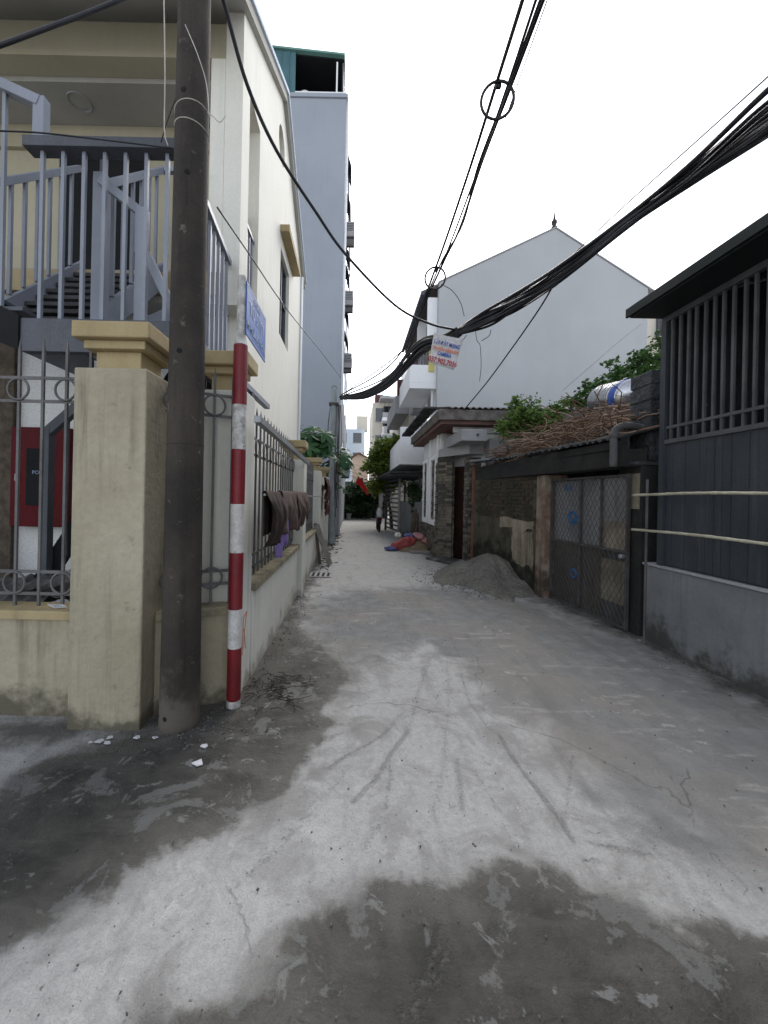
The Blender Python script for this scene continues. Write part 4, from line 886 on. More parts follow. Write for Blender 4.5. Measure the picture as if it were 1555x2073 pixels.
xd = (-ta.cross(Vector((0,0,1))) ).normalized()
nrm = (Vector((-.55,-.45,.62)) - ta*Vector((-.55,-.45,.62)).dot(ta)).normalized()
text_mesh('SƠN',.2,'housewhite','lettering',wt,facing(tc0+ta*.15+nrm*(tr_+.012),tuple(ta.cross(nrm)),tuple(nrm.cross(ta.cross(nrm)))),.002,xs_=.8)
ob = MB().box(4.9,8,7.3,9.44,-.02,tc0.z-.70).build('outbuilding','darkconcrete',bevel=.02); tag(ob,'plain dark outbuilding roof carrying the steel water tank','outbuilding')

# ================================================================== RIGHT: SMALL STONE CLAD HOUSE
sh3 = thing('stone_clad_house','small white house with stone clad pillars and old tiled roof edge','house',(4,11,0))
MB().prism([(2.34,13.2),(2.34,10.62),(2.62,10.62),(2.62,10.95),(3.25,9.95),(3.25,9.75),(6.5,9.75),(6.5,13.2)],'z',-.02,3.34).build('wall','plaster_white',sh3)
MB().prism([(3.24,9.46),(5.2,9.46),(5.2,9.74),(3.24,9.74)],'z',1.9,3.05).build('parapet_wall','greyplaster',sh3,.012)
MB().prism([(2.03,13.6),(2.03,9.27),(6.6,9.27),(6.6,13.6)],'z',3.345,3.43).build('roof_soffit','redtrim',sh3)
MB().prism([(1.96,13.7),(1.96,9.2),(6.7,9.2),(6.7,13.7)],'z',3.432,3.68).build('roof_fascia','oldroof',sh3,.015)
tl = mesh_of(MB().prism([(-.07,-.02),(-.045,.03),(0,.055),(.045,.03),(.07,-.02),(.045,.01),(0,.03),(-.045,.01)],'y',-.3,.0),'roof_tile','darkroof')
for i in range(30): inst('roof_tile', tl, sh3, (1.93, 9.3+.145*i, 3.71+random.uniform(-.01,.015)), rad(-90), rot=(0,rad(-8+random.uniform(-3,3)),rad(-90)))
corrugated('roof_sheet','oldroof',sh3,(4.4,9.18,3.72),(2.2,9.16,3.71),(4.4,12,4.3),pitch=.14,amp=.02); corrugated('roof_sheet','darkroof',sh3,(6.7,9.22,3.735),(4.3,9.22,3.73),(6.7,12,4.3),pitch=.14,amp=.02)
MB().box(2.3,6.6,9.5,13.6,3.69,3.70).build('roof_deck','darkroof',sh3)
MB().box(2.42,6.4,9.62,9.735,3.22,3.343).build('frieze','plaster_white',sh3)
# beam canopy over the door
MB().prism([(2.40,11.0),(2.44,8.98),(3.02,8.98),(3.02,9.74),(2.8,11.0)],'z',2.92,3.19).build('door_canopy','greyplaster',sh3,.015)
MB().lathe([(.03,0),(.03,.03)],(2.80,8.978,3.06),10,(0,-1,0)).build('pipe_stub','pipegrey',sh3)
MB().prism([(2.32,10.9),(2.32,10.55),(2.8,9.6),(3.2,9.75),(2.62,10.93)],'z',2.70,2.918).build('door_lintel','greyplaster',sh3)
# stone facing
st_m = [[mesh_of(MB().obox((0,0,0),(L_,.03,.068),Matrix.Identity(3)),'stone',m_) for m_ in ('stone1','stone2','stone3')] for L_ in (.14,.19,.25)]
for row in st_m:
    for me_ in row:
        bmx = bmesh.new(); bmx.from_mesh(me_)
        for v in bmx.verts:
            if v.co.y < 0: v.co.y += random.uniform(-.012,.012); v.co.x *= .965; v.co.z *= .93
        bmx.to_mesh(me_); bmx.free()
def clad(a, b, z0, z1, parent):
    """stones along the line a->b, outward face to the right of the run"""
    a, b = Vector((*a,0)), Vector((*b,0)); d = (b-a); L_ = d.length; d.normalize(); n_ = Vector((d.y,-d.x,0)); ang = math.atan2(d.y,d.x); z = z0+.036; lens = (.14,.19,.25)
    while z < z1-.03:
        u = 0
        while u < L_-.02:
            k = random.randrange(3); l = min(lens[k], L_-u)
            if L_-u-l < .08: l = L_-u
            p = a + d*(u+l/2) + n_*(.012+random.uniform(-.004,.010))
            o = inst('stone', random.choice(st_m[k]), parent, (p.x,p.y,z), ang, scale=(max(.2,(l-.006)/lens[k]),1,1)); u += l
        z += .073
PL = MB().prism([(2.285,10.56),(2.60,10.30),(2.66,10.62),(2.285,10.80)],'z',-.02,2.70).build('stone_pillar','mortar',sh3)
PR = MB().prism([(2.775,9.49),(3.05,9.49),(3.05,9.8),(2.775,9.8)],'z',-.02,2.60).build('stone_pillar','mortar',sh3)
clad((2.275,10.55),(2.59,10.29),0,2.62,PL); clad((2.27,10.8),(2.27,10.56),0,2.62,PL); clad((2.60,10.30),(2.66,10.6),0,2.62,PL)
clad((2.77,9.48),(3.05,9.48),0,2.55,PR); clad((2.77,9.8),(2.77,9.49),0,2.55,PR)
PB = MB().box(2.285,2.345,10.80,13.2,-.02,.80).build('stone_plinth','mortar',sh3); clad((2.28,13.2),(2.28,10.82),0,.8,PB)
MB().prism([(2.66,10.86),(2.60,10.80),(3.10,10.0),(3.16,10.05)],'z',.02,2.45).build('door','doorwood',sh3)
MB().prism([(1.92,10.3),(2.45,9.35),(2.85,9.8),(2.5,10.6)],'z',-.01,.055).build('door_ramp','concrete',sh3,.01)
# white framed stone panels on the alley side
for k, (y0,y1) in enumerate(((11.05,11.62),(12.25,12.8))):
    f_ = MB(); f_.box(2.26,2.338,y0-.10,y0,.84,2.80); f_.box(2.26,2.338,y1,y1+.10,.84,2.80); f_.box(2.26,2.338,y0,y1,2.70,2.80); f_.box(2.26,2.338,y0,y1,.84,.98)
    fo = f_.build('panel_frame','housewhite',sh3,.006); clad((2.335,y1),(2.335,y0),.99,2.69,fo)
MB().box(2.28,2.338,11.80,12.02,.84,3.34).build('pilaster','housewhite',sh3,.006); MB().box(2.28,2.338,10.84,10.93,.84,3.34).build('pilaster','housewhite',sh3,.006)

# ================================================================== RIGHT: BIG GREY GABLED HOUSE
HY = 14.0
gh = thing('gabled_house','large house with a blank grey gable wall and white balconies on the alley','house',(6.8,16.5,0))
gp_ = [(2.9,-.02),(10.3,-.02),(10.3,9.19),(6.97,11.25),(2.9,9.25)]
MB().prism(gp_,'y',HY,HY+.25).build('gable_wall','gable',gh,.01)
MB().box(2.95,10.25,HY+.251,19.5,-.02,8.9).build('body','housewhite',gh)
def slope(a, b, name, mat, dz, th, y0, y1): MB().prism([(a[0],a[1]+dz),(b[0],b[1]+dz),(b[0],b[1]+dz+th),(a[0],a[1]+dz+th)],'y',y0,y1).build(name,mat,gh)
slope((2.35,8.98),(6.97,11.25),'roof','oldroof',.0,.10,HY+.252,20); slope((10.9,8.83),(6.972,11.25),'roof','oldroof',.0,.10,HY+.252,20)
slope((2.86,9.23),(6.97,11.25),'gable_coping','far_grey',.002,.05,HY-.03,HY+.251); slope((10.74,8.93),(6.972,11.25),'gable_coping','far_grey',.002,.05,HY-.03,HY+.251)
MB().lathe([(.10,0),(.10,.08),(.05,.12),(.09,.2),(.10,.27),(.05,.34),(.03,.45),(.012,.62),(.006,.66)],(6.97,HY+.1,11.28),12).build('finial','darkroof',gh,smooth=True)
MB().box(2.28,2.40,HY+.1,19.8,8.86,9.0).build('gutter','raildark',gh); MB().box(2.42,2.9,HY+.255,19.8,8.84,8.86).build('eave_board','doorwood',gh)
MB().box(2.86,2.949,HY+.6,18.5,7.1,8.6).build('loft_opening','dark',gh); MB().box(2.55,2.9,HY+.26,HY+.34,7.0,8.84).build('loft_cheek','housewhite',gh)
MB().box(2.5,2.949,HY+2.2,HY+2.3,7.0,8.84).build('loft_cheek','housewhite',gh); MB().box(2.4,2.9,HY+.26,19,6.95,7.02).build('loft_ledge','housewhite',gh,.004)
# upper balcony
MB().prism([(HY+.26,5.55),(HY+3.4,5.55),(HY+3.4,5.75),(HY+.26,5.75)],'x',1.95,2.94).build('balcony_slab','housewhite',gh,.01)
MB().box(1.95,2.9,HY+.26,HY+.36,5.752,6.4).build('balcony_parapet','housewhite',gh); MB().box(1.95,2.05,HY+.362,HY+3.4,5.752,6.4).build('balcony_parapet','housewhite',gh)
MB().box(1.97,2.9,HY+.29,HY+.33,6.95,7.0).build('balcony_rail','raildark',gh); MB().box(1.97,2.02,HY+.34,HY+3.4,6.95,7.0).build('balcony_rail','raildark',gh)
for i in range(8): MB().box(2.05+.11*i,2.07+.11*i,HY+.30,HY+.32,6.4,6.95).build('balcony_bar','raildark',gh)
for i in range(12): MB().box(1.985,2.005,HY+.5+.24*i,HY+.52+.24*i,6.4,6.95).build('balcony_bar','raildark',gh)
o = MB().box(2.62,2.82,HY+.22,HY+.255,6.15,7.0).build('cloth','yellowcloth'); tag(o,'yellow cloth hung over the upper white balcony rail','cloth')
o = MB().box(2.12,2.34,HY+.9,HY+1.2,5.76,7.05).build('water_heater','maroon',bevel=.03); tag(o,'dark red box standing on the upper white balcony','box')
MB().box(2.9,2.949,HY+1.0,HY+2.0,5.76,7.0).build('balcony_door','glass',gh)
# lower balcony
MB().box(1.66,2.94,HY+.26,HY+4.2,2.80,2.95).build('balcony_slab','housewhite',gh,.01); MB().box(1.66,2.9,HY+.26,HY+.38,2.952,4.15).build('balcony_parapet','housewhite',gh,.01); MB().box(1.66,1.76,HY+.382,HY+4.2,2.952,3.75).build('balcony_parapet','housewhite',gh,.01)
MB().box(2.88,2.949,HY+.9,HY+1.7,4.4,5.5).build('window','glass',gh); MB().box(2.86,2.88,HY+.8,HY+1.8,5.0,5.05).build('window_bar','raildark',gh)
MB().tube([(2.82,HY+.5,2.95),(2.82,HY+.5,8.8)],.05,8).build('downpipe','housewhite',gh,smooth=True)
for z in (4.3,5.4): MB().box(2.55,2.9,HY+3.45,HY+4.3,z,z+.55).build('wall_unit','far_grey',gh)
# next house with tiered balcony
nb = thing('balcony_house','weathered pale house with a jutting stained balcony beyond the white one','house',(4,23,0))
MB().box(2.75,9,19.9,28,-.02,8.2).build('body','far_cream',nb); MB().box(2.05,2.74,20,25,5.85,6.0).build('balcony_slab','far_grey',nb); MB().box(2.05,2.16,20,25,6.002,6.75).build('balcony_parapet','far_grey',nb); MB().box(2.162,2.74,20,20.1,6.002,6.75).build('balcony_parapet','far_grey',nb)
MB().box(2.15,2.7,20.1,20.5,6.76,7.6).build('balcony_planter','maroon',nb)
for i in range(2): MB().box(2.70,2.749,20.8+2.2*i,21.9+2.2*i,3.4,5.0).build('window','glass',nb)
# a building glimpsed past the shed eave
fb = thing('rear_apartment','pale apartment with a barred balcony glimpsed beside the shed eave','building',(16.6,20,0))
pb = at(1332,668,20.); MB().box(pb.x-.35,pb.x+3,20,26,-.02,11.2).build('body','far_cream',fb); MB().box(pb.x-.45,pb.x+2.4,19.3,19.99,pb.z-.75,pb.z-.6).build('balcony_slab','far_cream',fb)
for i in range(16): MB().box(pb.x-.42+.16*i,pb.x-.38+.16*i,19.3,19.34,pb.z-.6,pb.z+.1).build('balcony_bar','steelgrey',fb)
MB().box(pb.x-.45,pb.x+2.4,19.29,19.35,pb.z+.1,pb.z+.15).build('balcony_rail','steelgrey',fb); MB().box(pb.x-.1,pb.x+1.2,19.9,19.99,pb.z-.5,pb.z+1).build('window','glass',fb)

# ================================================================== RIGHT: GREY YARD WALL, SLATTED GATE, PERGOLA
yw = MB().prism([(2.28,13.25),(2.02,17.0),(2.2,17.0),(2.46,13.25)],'z',-.02,1.45).build('yard_wall','concrete',bevel=.01); tag(yw,'bare grey concrete yard wall past the stone clad house','wall')
sg = thing('slatted_gate','dark slatted metal gate standing open past the grey yard wall','gate',(1.9,18,0))
for x,y in ((2.0,17.1),(1.62,19.4)): MB().box(x-.05,x+.05,y-.05,y+.05,-.02,2.75).build('post','greyplaster' if y<18 else 'steelgrey',sg)
for i in range(13): MB().bar((1.98,17.2,.15+.2*i),(1.66,19.3,.15+.2*i),.03,.07).build('slat','raildark',sg)
pg = thing('pergola','flat dark pergola roof below the lower white balcony','pergola',(2.2,16,0))
MB().prism([(1.35,14.6),(1.15,19.6),(3.2,19.6),(3.2,14.6)],'z',2.50,2.58).build('roof','darkroof',pg)
for i in range(5): MB().bar((1.3,15+.95*i,2.45),(3.0,15+.95*i,2.45),.05,.08).build('rafter','raildark',pg)
for y in (15,19.4): MB().box(2.5,2.58,y,y+.08,-.02,2.4).build('post','raildark',pg)

# motorbike parked end on
mb_ = thing('motorbike','parked motorbike seen from behind with a pale seat cover by the slatted gate','motorbike',(1.22,18.6,0))
def wheel(y):
    o = MB().torus((1.22,y,.28),.23,.055,(1,0,0),22,8).build('tyre','tyre',mb_,smooth=True); MB().lathe([(.18,-.02),(.19,0),(.18,.02)],(1.22,y,.28),18,(1,0,0)).build('rim','galv',o)
wheel(18.1); wheel(19.35)
MB().lathe([(.02,-.55),(.11,-.45),(.13,-.1),(.12,.25),(.07,.5),(.02,.6)],(1.22,18.6,.62),14,(0,1,.12)).build('body','raildark',mb_,smooth=True)
MB().lathe([(.03,-.5),(.12,-.4),(.15,-.1),(.12,.2),(.04,.32)],(1.26,18.5,.92),14,(.1,1,.5)).build('seat_cover','white_plastic',mb_,smooth=True)
MB().tube([(1.22,19.3,.3),(1.22,19.1,.95),(1.22,19.05,1.1)],.035,8).build('fork','galv',mb_); MB().tube(spline([(.92,18.95,1.1),(1.1,19.05,1.08),(1.34,19.05,1.08),(1.52,18.95,1.1)],4),.018,8).build('handlebar','tyre',mb_)
for s in (-.2,.2): MB().tube([(1.22+s,19.0,1.1),(1.22+s*1.2,19.0,1.27)],.008,6).build('mirror_stem','tyre',mb_); MB().lathe([(.05,0),(.05,.02)],(1.22+s*1.2,18.98,1.3),12,(0,1,0)).build('mirror','tyre',mb_)
MB().box(1.14,1.30,17.82,17.86,.55,.66).build('rear_light','redbox',mb_); MB().box(1.13,1.31,17.84,18.3,.38,.5).build('mudguard','tyre',mb_,.02)

# ================================================================== SAND PILE, SACKS, POLES
def heap(name, label, cat, cx, cy, rx, ry, h, mat, seed, cut=None, n=90):
    vs = []; fs = []
    for i in range(n+1):
        for j in range(n+1):
            u, v = (i/n*2-1)*1.45, (j/n*2-1)*1.45; x, y = cx+u*rx, cy+v*ry; r = math.hypot(u,v)
            r2 = r*(1+.34*mn.noise((u*2.2+seed,v*2.2,1))); z = h*max(0,(1-r2))**.95*(1) if r2 < 1 else 0
            z += (.11*mn.noise((x*2.3,y*2.3,seed))+.05*mn.noise((x*6,y*6,seed))+.022*mn.noise((x*17,y*17,seed)))*min(1,z*5) - (.03 if z <= 0 else 0)
            vs.append((x,y,z))
    for i in range(n):
        for j in range(n): fs.append((i*(n+1)+j,(i+1)*(n+1)+j,(i+1)*(n+1)+j+1,i*(n+1)+j+1))
    o = MB().add(vs,fs).build(name,mat,smooth=True); tag(o,label,cat); return o
heap('sand_pile','grey sand pile heaped against the mossy wall','sand pile',2.74,7.85,1.05,1.3,.56,'sand',4)
heap('sand_pile','small brown sand heap under the striped sacks','sand pile',1.95,12.15,.75,.6,.42,'sandbrown',9,n=26)
def sack(label, c, size, rot, mat, seed):
    vs = []; fs = []; nu, nv = 34, 22; m_ = Matrix.Rotation(rot[2],3,'Z')@Matrix.Rotation(rot[1],3,'Y')@Matrix.Rotation(rot[0],3,'X')
    for i in range(nu+1):
        t = i/nu; r = math.sin(math.pi*min(max(t,.02),.98))**.45
        for j in range(nv):
            a = 2*math.pi*j/nv; k = 1+.45*mn.noise((t*3+seed,math.cos(a)*1.5,math.sin(a)*1.5))+.3*mn.noise((t*8+seed,math.cos(a)*3,math.sin(a)*3))
            p = Vector(((t-.5)*size[0], r*k*math.cos(a)*size[1]/2, r*k*math.sin(a)*size[2]/2)); q = Vector(c)+m_@p; q.z = max(q.z,.01); vs.append(q)
    for i in range(nu):
        for j in range(nv): fs.append((i*nv+j,i*nv+(j+1)%nv,(i+1)*nv+(j+1)%nv,(i+1)*nv+j))
    fs += [tuple(range(nv))[::-1],tuple(range(nu*nv,nu*nv+nv))]
    o = MB().add(vs,fs).build('sack',mat,smooth=True); tag(o,label,'sack','sacks dumped by the stone clad house'); return o
sack('crumpled red sack lying in front of the brown sand heap',(1.55,11.95,.20),(.85,.42,.36),(0,-.35,.15),'sackred',1)
sack('flat blue sack end lying on the concrete left of the red sack',(1.17,11.85,.06),(.42,.35,.14),(0,.1,.1),'sackblue',2)
sack('striped pink sack draped over the brown sand heap',(2.12,12.0,.36),(.62,.5,.22),(0,.5,-.1),'sackstripe',3)
sack('dark blue sack on top of the brown sand heap',(1.76,12.1,.43),(.4,.3,.16),(0,.0,.3),'sackblue',4)
sack('white bundle perched behind the red sack',(1.45,12.6,.40),(.22,.2,.16),(0,0,0),'white_plastic',5)
o = MB().obox((2.05,11.5,.03),(.75,.32,.05),Matrix.Rotation(.1,3,'Z')).build('board','plank',bevel=.004); tag(o,'flat board lying on the ground before the striped sack','board')
for k in range(6):
    o = MB().tube([(1.92+.06*k,13.35-.1*(k%2),0),(2.08+.05*k,13.6,1.05+.08*(k%3))],.03,8).build('timber_pole','bark',smooth=True); tag(o,['leftmost','second from left','third from left','third from right','second from right','rightmost'][k]+' of the brown timber poles leaning on the grey yard wall','pole','timber poles leaning on the yard wall')

# ================================================================== PLANTS
def leafcloud(mb, pts, size, rnd, flat=.5, droop=.2):
    for c in pts:
        c = Vector(c); a = rnd.random()*6.283; t = rnd.uniform(-.6,.9); d = Vector((math.cos(a),math.sin(a),t-droop)).normalized(); s = size*rnd.uniform(.6,1.3)
        n_ = Vector((rnd.uniform(-1,1),rnd.uniform(-1,1),rnd.uniform(.2,1))); x = d.cross(n_).normalized(); up = x.cross(d)
        mb.add([c, c+d*s*.5+x*s*.27+up*s*.06, c+d*s, c+d*s*.5-x*s*.27+up*s*.06], [(0,1,2),(0,2,3)])
def bush(name, label, cat, base, blobs, n, size, mat, seed, group, trunk_h=None, trunk_r=.05, trunk='bark'):
    """blobs: (centre, radii) clumps; leaves sit on twigs around the clump surface and inside"""
    rnd = random.Random(seed); t = thing(name, label, cat, base, group); tk = MB(); lf = MB(); base = Vector(base)
    tops = [Vector(b[0]) for b in blobs]; mid = sum(tops, Vector())/len(tops); fork = base.lerp(mid,.45)
    tk.tube(spline([base-Vector((0,0,.05)),base.lerp(fork,.5)+Vector((rnd.uniform(-.05,.05),0,0)),fork],4),[trunk_r*(1-.05*i) for i in range(9)],7)
    for c, R in blobs:
        c = Vector(c); tk.tube(spline([fork,fork.lerp(c,.5)+Vector((rnd.uniform(-.1,.1),rnd.uniform(-.1,.1),.05)),c],3),[trunk_r*.55,trunk_r*.5,trunk_r*.42,trunk_r*.36,trunk_r*.3,trunk_r*.25,trunk_r*.2],5)
    tot = sum(b[1][0]*b[1][1]*b[1][2] for b in blobs)
    for c, R in blobs:
        c = Vector(c); k = int(n*R[0]*R[1]*R[2]/tot); twigs = max(6,k//14); left = k
        for i in range(twigs):
            v = Vector((rnd.gauss(0,1),rnd.gauss(0,1),rnd.gauss(0,1))).normalized(); r = rnd.uniform(.45,1.12); e = c+Vector((v.x*R[0],v.y*R[1],v.z*R[2]))*r
            s0 = c.lerp(e,.25); tk.tube([s0,s0.lerp(e,.5)+Vector((0,0,.03)),e],.004+.02*trunk_r,3,False); pts = []
            for q in range(14): 
                w_ = rnd.uniform(.3,1.08); p = s0.lerp(e,w_); pts.append(p+Vector((rnd.gauss(0,1),rnd.gauss(0,1),rnd.gauss(0,1)))*.10*min(R))
            leafcloud(lf, pts, size, rnd)
    tk.build('trunk',trunk,t,smooth=True); lf.build('crown',mat,t); return t
R_ = random.Random(5)
def clumps(x0,x1,y0,y1,z0,z1,n,r0,r1,seed):
    rnd = random.Random(seed); return [((rnd.uniform(x0,x1),rnd.uniform(y0,y1),rnd.uniform(z0,z1)),(rnd.uniform(r0,r1),rnd.uniform(r0,r1),rnd.uniform(r0,r1)*.8)) for _ in range(n)]
bush('climbing_shrub','bright green shrub sprouting over the grey parapet and old roof edge','shrub',(3.7,8.3,2.55),[((3.65,8.6,3.45),(.42,.4,.38)),((4.1,8.5,3.3),(.35,.35,.3)),((3.35,8.7,3.15),(.3,.3,.28)),((4.35,8.6,3.5),(.25,.3,.22)),((3.9,8.6,3.05),(.45,.3,.25)),((4.5,8.4,3.65),(.15,.15,.2)),((3.45,8.6,3.75),(.16,.15,.2))],4600,.08,'leaf_light',3,'shrubs on the right hand roofs',trunk_r=.03)
p_a, p_b = at(1200,800,10.6), at(1330,740,10.6)
bush('dark_tree','dark green leafy tree rising behind the steel water tank','tree',(7.0,11.2,3.7),[(at(1170,815,10.5)[:],(.35,.4,.35)),(at(1215,790,10.5)[:],(.45,.4,.4)),(at(1255,765,10.6)[:],(.5,.4,.45)),(at(1305,745,10.7)[:],(.55,.4,.5)),(at(1345,735,10.8)[:],(.5,.4,.5)),(at(1290,790,10.6)[:],(.6,.4,.5)),(at(1370,700,11)[:],(.6,.5,.7))],4200,.15,'leaf_mid',4,'trees behind the houses',trunk_r=.08)
# tree leaning over the alley end
bush('alley_tree','yellow green tree leaning over the alley from the right','tree',(2.0,20.2,0),[(at(785,905,20)[:],(.75,.8,.6)),(at(765,925,20.5)[:],(.7,.8,.55)),(at(800,930,20)[:],(.8,.8,.6)),(at(745,945,21)[:],(.5,.6,.35)),(at(775,950,20)[:],(.9,.9,.5)),(at(808,890,19.6)[:],(.4,.5,.45)),(at(790,975,20)[:],(.7,.7,.55)),(at(765,985,20.5)[:],(.6,.7,.5))],8000,.19,'leaf_yellow',6,'trees behind the houses',trunk_r=.10)
bush('alley_shrub','dark green shrub filling the left of the alley end','shrub',(-.4,28.5,0),[((-.5,28.4,.9),(.7,.6,.8)),((.1,28.7,1.1),(.7,.6,.9)),((-.7,28.6,1.7),(.6,.5,.6)),((.5,28.6,1.6),(.7,.5,.7)),((-.2,28.2,.6),(.5,.4,.5)),((.8,28.0,.7),(.6,.5,.7)),((0.2,27.9,2.2),(.7,.5,.6))],5200,.18,'leaf_dark',7,'shrubs at the end of the alley')
bush('alley_shrub','dark green shrub filling the right of the alley end under the flag','shrub',(1.2,28.6,0),[((1.0,28.6,1.9),(.7,.5,.7)),((1.6,28.4,2.2),(.6,.6,.8)),((1.3,28.8,1.2),(.6,.5,.6)),((2.0,28.2,1.2),(.6,.6,.8))],4200,.18,'leaf_dark',8,'shrubs at the end of the alley')
bush('yard_shrub','dark climbing shrub spilling over the grey yard wall','shrub',(2.42,14.6,.2),[((2.3,14.3,1.55),(.3,.4,.3)),((2.45,14.9,1.75),(.35,.5,.35)),((2.25,14.4,1.2),(.2,.35,.4)),((2.5,16,2.0),(.4,.6,.4)),((2.6,17.2,1.9),(.5,.6,.4))],2200,.09,'leaf_dark',9,'shrubs at the end of the alley')
pt = thing('potted_plant','small potted plant on the concrete at the end of the alley','potted plant',(-.28,27.2,0)); MB().lathe([(.12,0),(.16,.2),(.19,.38),(.20,.42),(.17,.42)],(-.28,27.2,0),14).build('pot','greyplaster',pt)
q = MB(); leafcloud(q,[(-.28+R_.gauss(0,.16),27.2+R_.gauss(0,.16),.55+abs(R_.gauss(0,.18))) for _ in range(160)],.16,R_); q.build('foliage','leaf_dark',pt)
# alley end gate, wall and flag
eg = thing('end_gate','dark closed gate across the end of the alley','gate',(.9,29.4,0)); MB().box(-1.2,2.6,29.5,29.6,-.02,2.3).build('leaf','dark',eg); MB().box(-1.3,2.7,29.4,29.66,2.302,2.5).build('lintel','raildark',eg)
for i in range(12): MB().box(-1.1+.31*i,-1.06+.31*i,29.46,29.498,0,2.3).build('bar','raildark',eg)
MB().box(1.75,1.98,26.5,26.8,-.02,2.4).build('pillar','far_grey',eg)
fl = thing('red_flag','red flag hanging on a slanting pole at the alley end','flag',(.9,24.2,1.9))
fp = [at(722,962,24), at(735,985,24), at(752,1000,24)]
MB().tube([at(712,945,24.05),at(760,1010,24.05)],.02,6).build('flagpole','bamboo',fl)
q = MB(); vs = []; a0, a1 = at(724,964,24), at(748,992,24)
for i in range(13):
    for j in range(7): t, v = i/12, j/6; p = a0.lerp(a1,t); vs.append((p.x-.10*v+.03*math.sin(v*5+t*4), 24-.12*math.sin(t*7+v*4)*v, p.z-.42*v*(1-.25*t)+.05*math.sin(t*6)))
q.add(vs,[(i*7+j,(i+1)*7+j,(i+1)*7+j+1,i*7+j+1) for i in range(12) for j in range(6)]); q.build('cloth','flagred',fl,smooth=True,solid=.006)

# ================================================================== FAR BUILDINGS
def tower(label, name, x0, x1, y0, y1, z, mat, floors, wins, band=None):
    t = thing(name, label, 'building', ((x0+x1)/2,(y0+y1)/2,0), 'far buildings beyond the alley'); MB().box(x0,x1,y0,y1,-.02,z).build('body',mat,t)
    fh = z/floors
    for f in range(floors):
        for k in range(wins):
            wx0 = x0+(x1-x0)*(k+.22)/wins; wx1 = x0+(x1-x0)*(k+.78)/wins; zz = fh*f+fh*.3
            wo = MB().box(wx0,wx1,y0-.02,y0+.01,zz,zz+fh*.5).build('window','glass',t); MB().box(wx0-.06,wx1+.06,y0-.06,y0-.021,zz-.08,zz).build('sill','far_grey',wo)
        if band: MB().box(x0-.02,x1+.02,y0-.9,y0-.001,fh*f-.12,fh*f+.1).build('balcony',band,t); MB().box(x0,x1,y0-.9,y0-.84,fh*f+.1,fh*f+.75).build('balcony_front',band,t)
    return t
a = at(757,815,45); b = at(822,900,45)
cb = tower('cream apartment block with balconies and blue cloth beyond the alley tree','cream_block',a.x-.1,a.x+4.4,45,54,a.z,'far_cream',4,3)
x0 = at(773,820,45).x
for k, (py0,py1) in enumerate(((838,848),(868,876),(900,906))):
    z1_, z0_ = at(790,py0,44).z, at(790,py1,44).z; MB().box(x0,x0+3.4,43.2,44.98,z0_-.35,z0_).build('balcony_slab','housewhite',cb); MB().box(x0,x0+3.4,43.2,43.3,z0_,z0_+.55).build('balcony_front','housewhite' if k else 'far_grey',cb)
    MB().box(x0+.2,x0+3.2,44.9,44.985,z0_+.1,z0_+1.6).build('balcony_recess','dark' if k<2 else 'far_aqua',cb)
    for i in range(7): MB().box(x0+.2+.45*i,x0+.25+.45*i,43.22,43.27,z0_+.55,z0_+1.6 if k==0 else z0_+.9).build('railing','raildark',cb)
MB().box(x0-.3,x0+3.8,42.9,46,a.z,a.z+.25).build('roof','far_grey',cb)
o = MB().add([at(792,836,42.9),at(816,836,42.9),at(814,850,42.8),at(806,854,42.7),at(796,851,42.8)],[(0,1,2,3,4)]).build('blue_sheet','blue_tarp',solid=.03); tag(o,'blue sheet hung from the balcony of the far cream block','sheet')
for k, px in enumerate((778,784,789,800,806)):
    p = at(px,868,42.9); o = MB().box(p.x,p.x+.28,42.9,42.95,p.z-.5,p.z+.3).build('laundry',['far_grey','cloth_dark','white_plastic','sackred','far_blue'][k],bevel=.01); tag(o,['grey laundry leftmost on the far balcony','black laundry second on the far balcony','white laundry in the middle of the far balcony','red laundry under the blue sheet on the far balcony','pale blue laundry rightmost on the far balcony'][k],'laundry','laundry on the far balcony')
z0_ = a.z+.25; p = at(760,800,46); q = at(778,812,46)
o = MB().box(p.x,p.x+.95,46,47.5,z0_,at(765,799,46).z).build('roof_room','maroon'); tag(o,'dark red rooftop room on the far cream block','rooftop room')
o = MB().lathe([(.45,0),(.48,.05),(.48,.75),(.45,.82),(.2,.9)],(at(781,806,46).x,46.2,z0_),16).build('roof_tank','far_aqua',smooth=True); tag(o,'green water tank on the roof of the far cream block','tank')
a = at(700,868,56); b = at(739,868,56); tower('pale blue white building far down the alley','pale_block',a.x-1.5,b.x,56,66,a.z,'far_blue',4,2)
a = at(722,850,60); o = MB().box(a.x,a.x+1.6,57,59,at(700,868,56).z,a.z).build('roof_room','far_cream'); tag(o,'cream stair tower on the pale blue far building','stair tower')
ph_ = thing('peach_house','small peach gabled house beyond the alley end','house',(1.2,38,0)); a = at(713,928,38); b = at(746,928,38); rdg = at(726,919,38)
MB().prism([(a.x,-.02),(b.x,-.02),(b.x,a.z),(rdg.x,rdg.z),(a.x,a.z)],'y',38,44).build('body','far_peach',ph_); MB().prism([(a.x-.15,a.z),(rdg.x,rdg.z),(b.x+.15,a.z-.1),(b.x+.15,a.z+.05),(rdg.x,rdg.z+.15),(a.x-.15,a.z+.15)],'y',37.8,44).build('roof','redtrim',ph_)
MB().box(a.x+.5,a.x+1.1,37.97,38.0,2.2,3.4).build('window','glass',ph_)
lb = thing('low_white_house','low white house with stacked ledges left of the peach house','house',(-.6,34,0)); a = at(692,955,34); b = at(713,955,34)
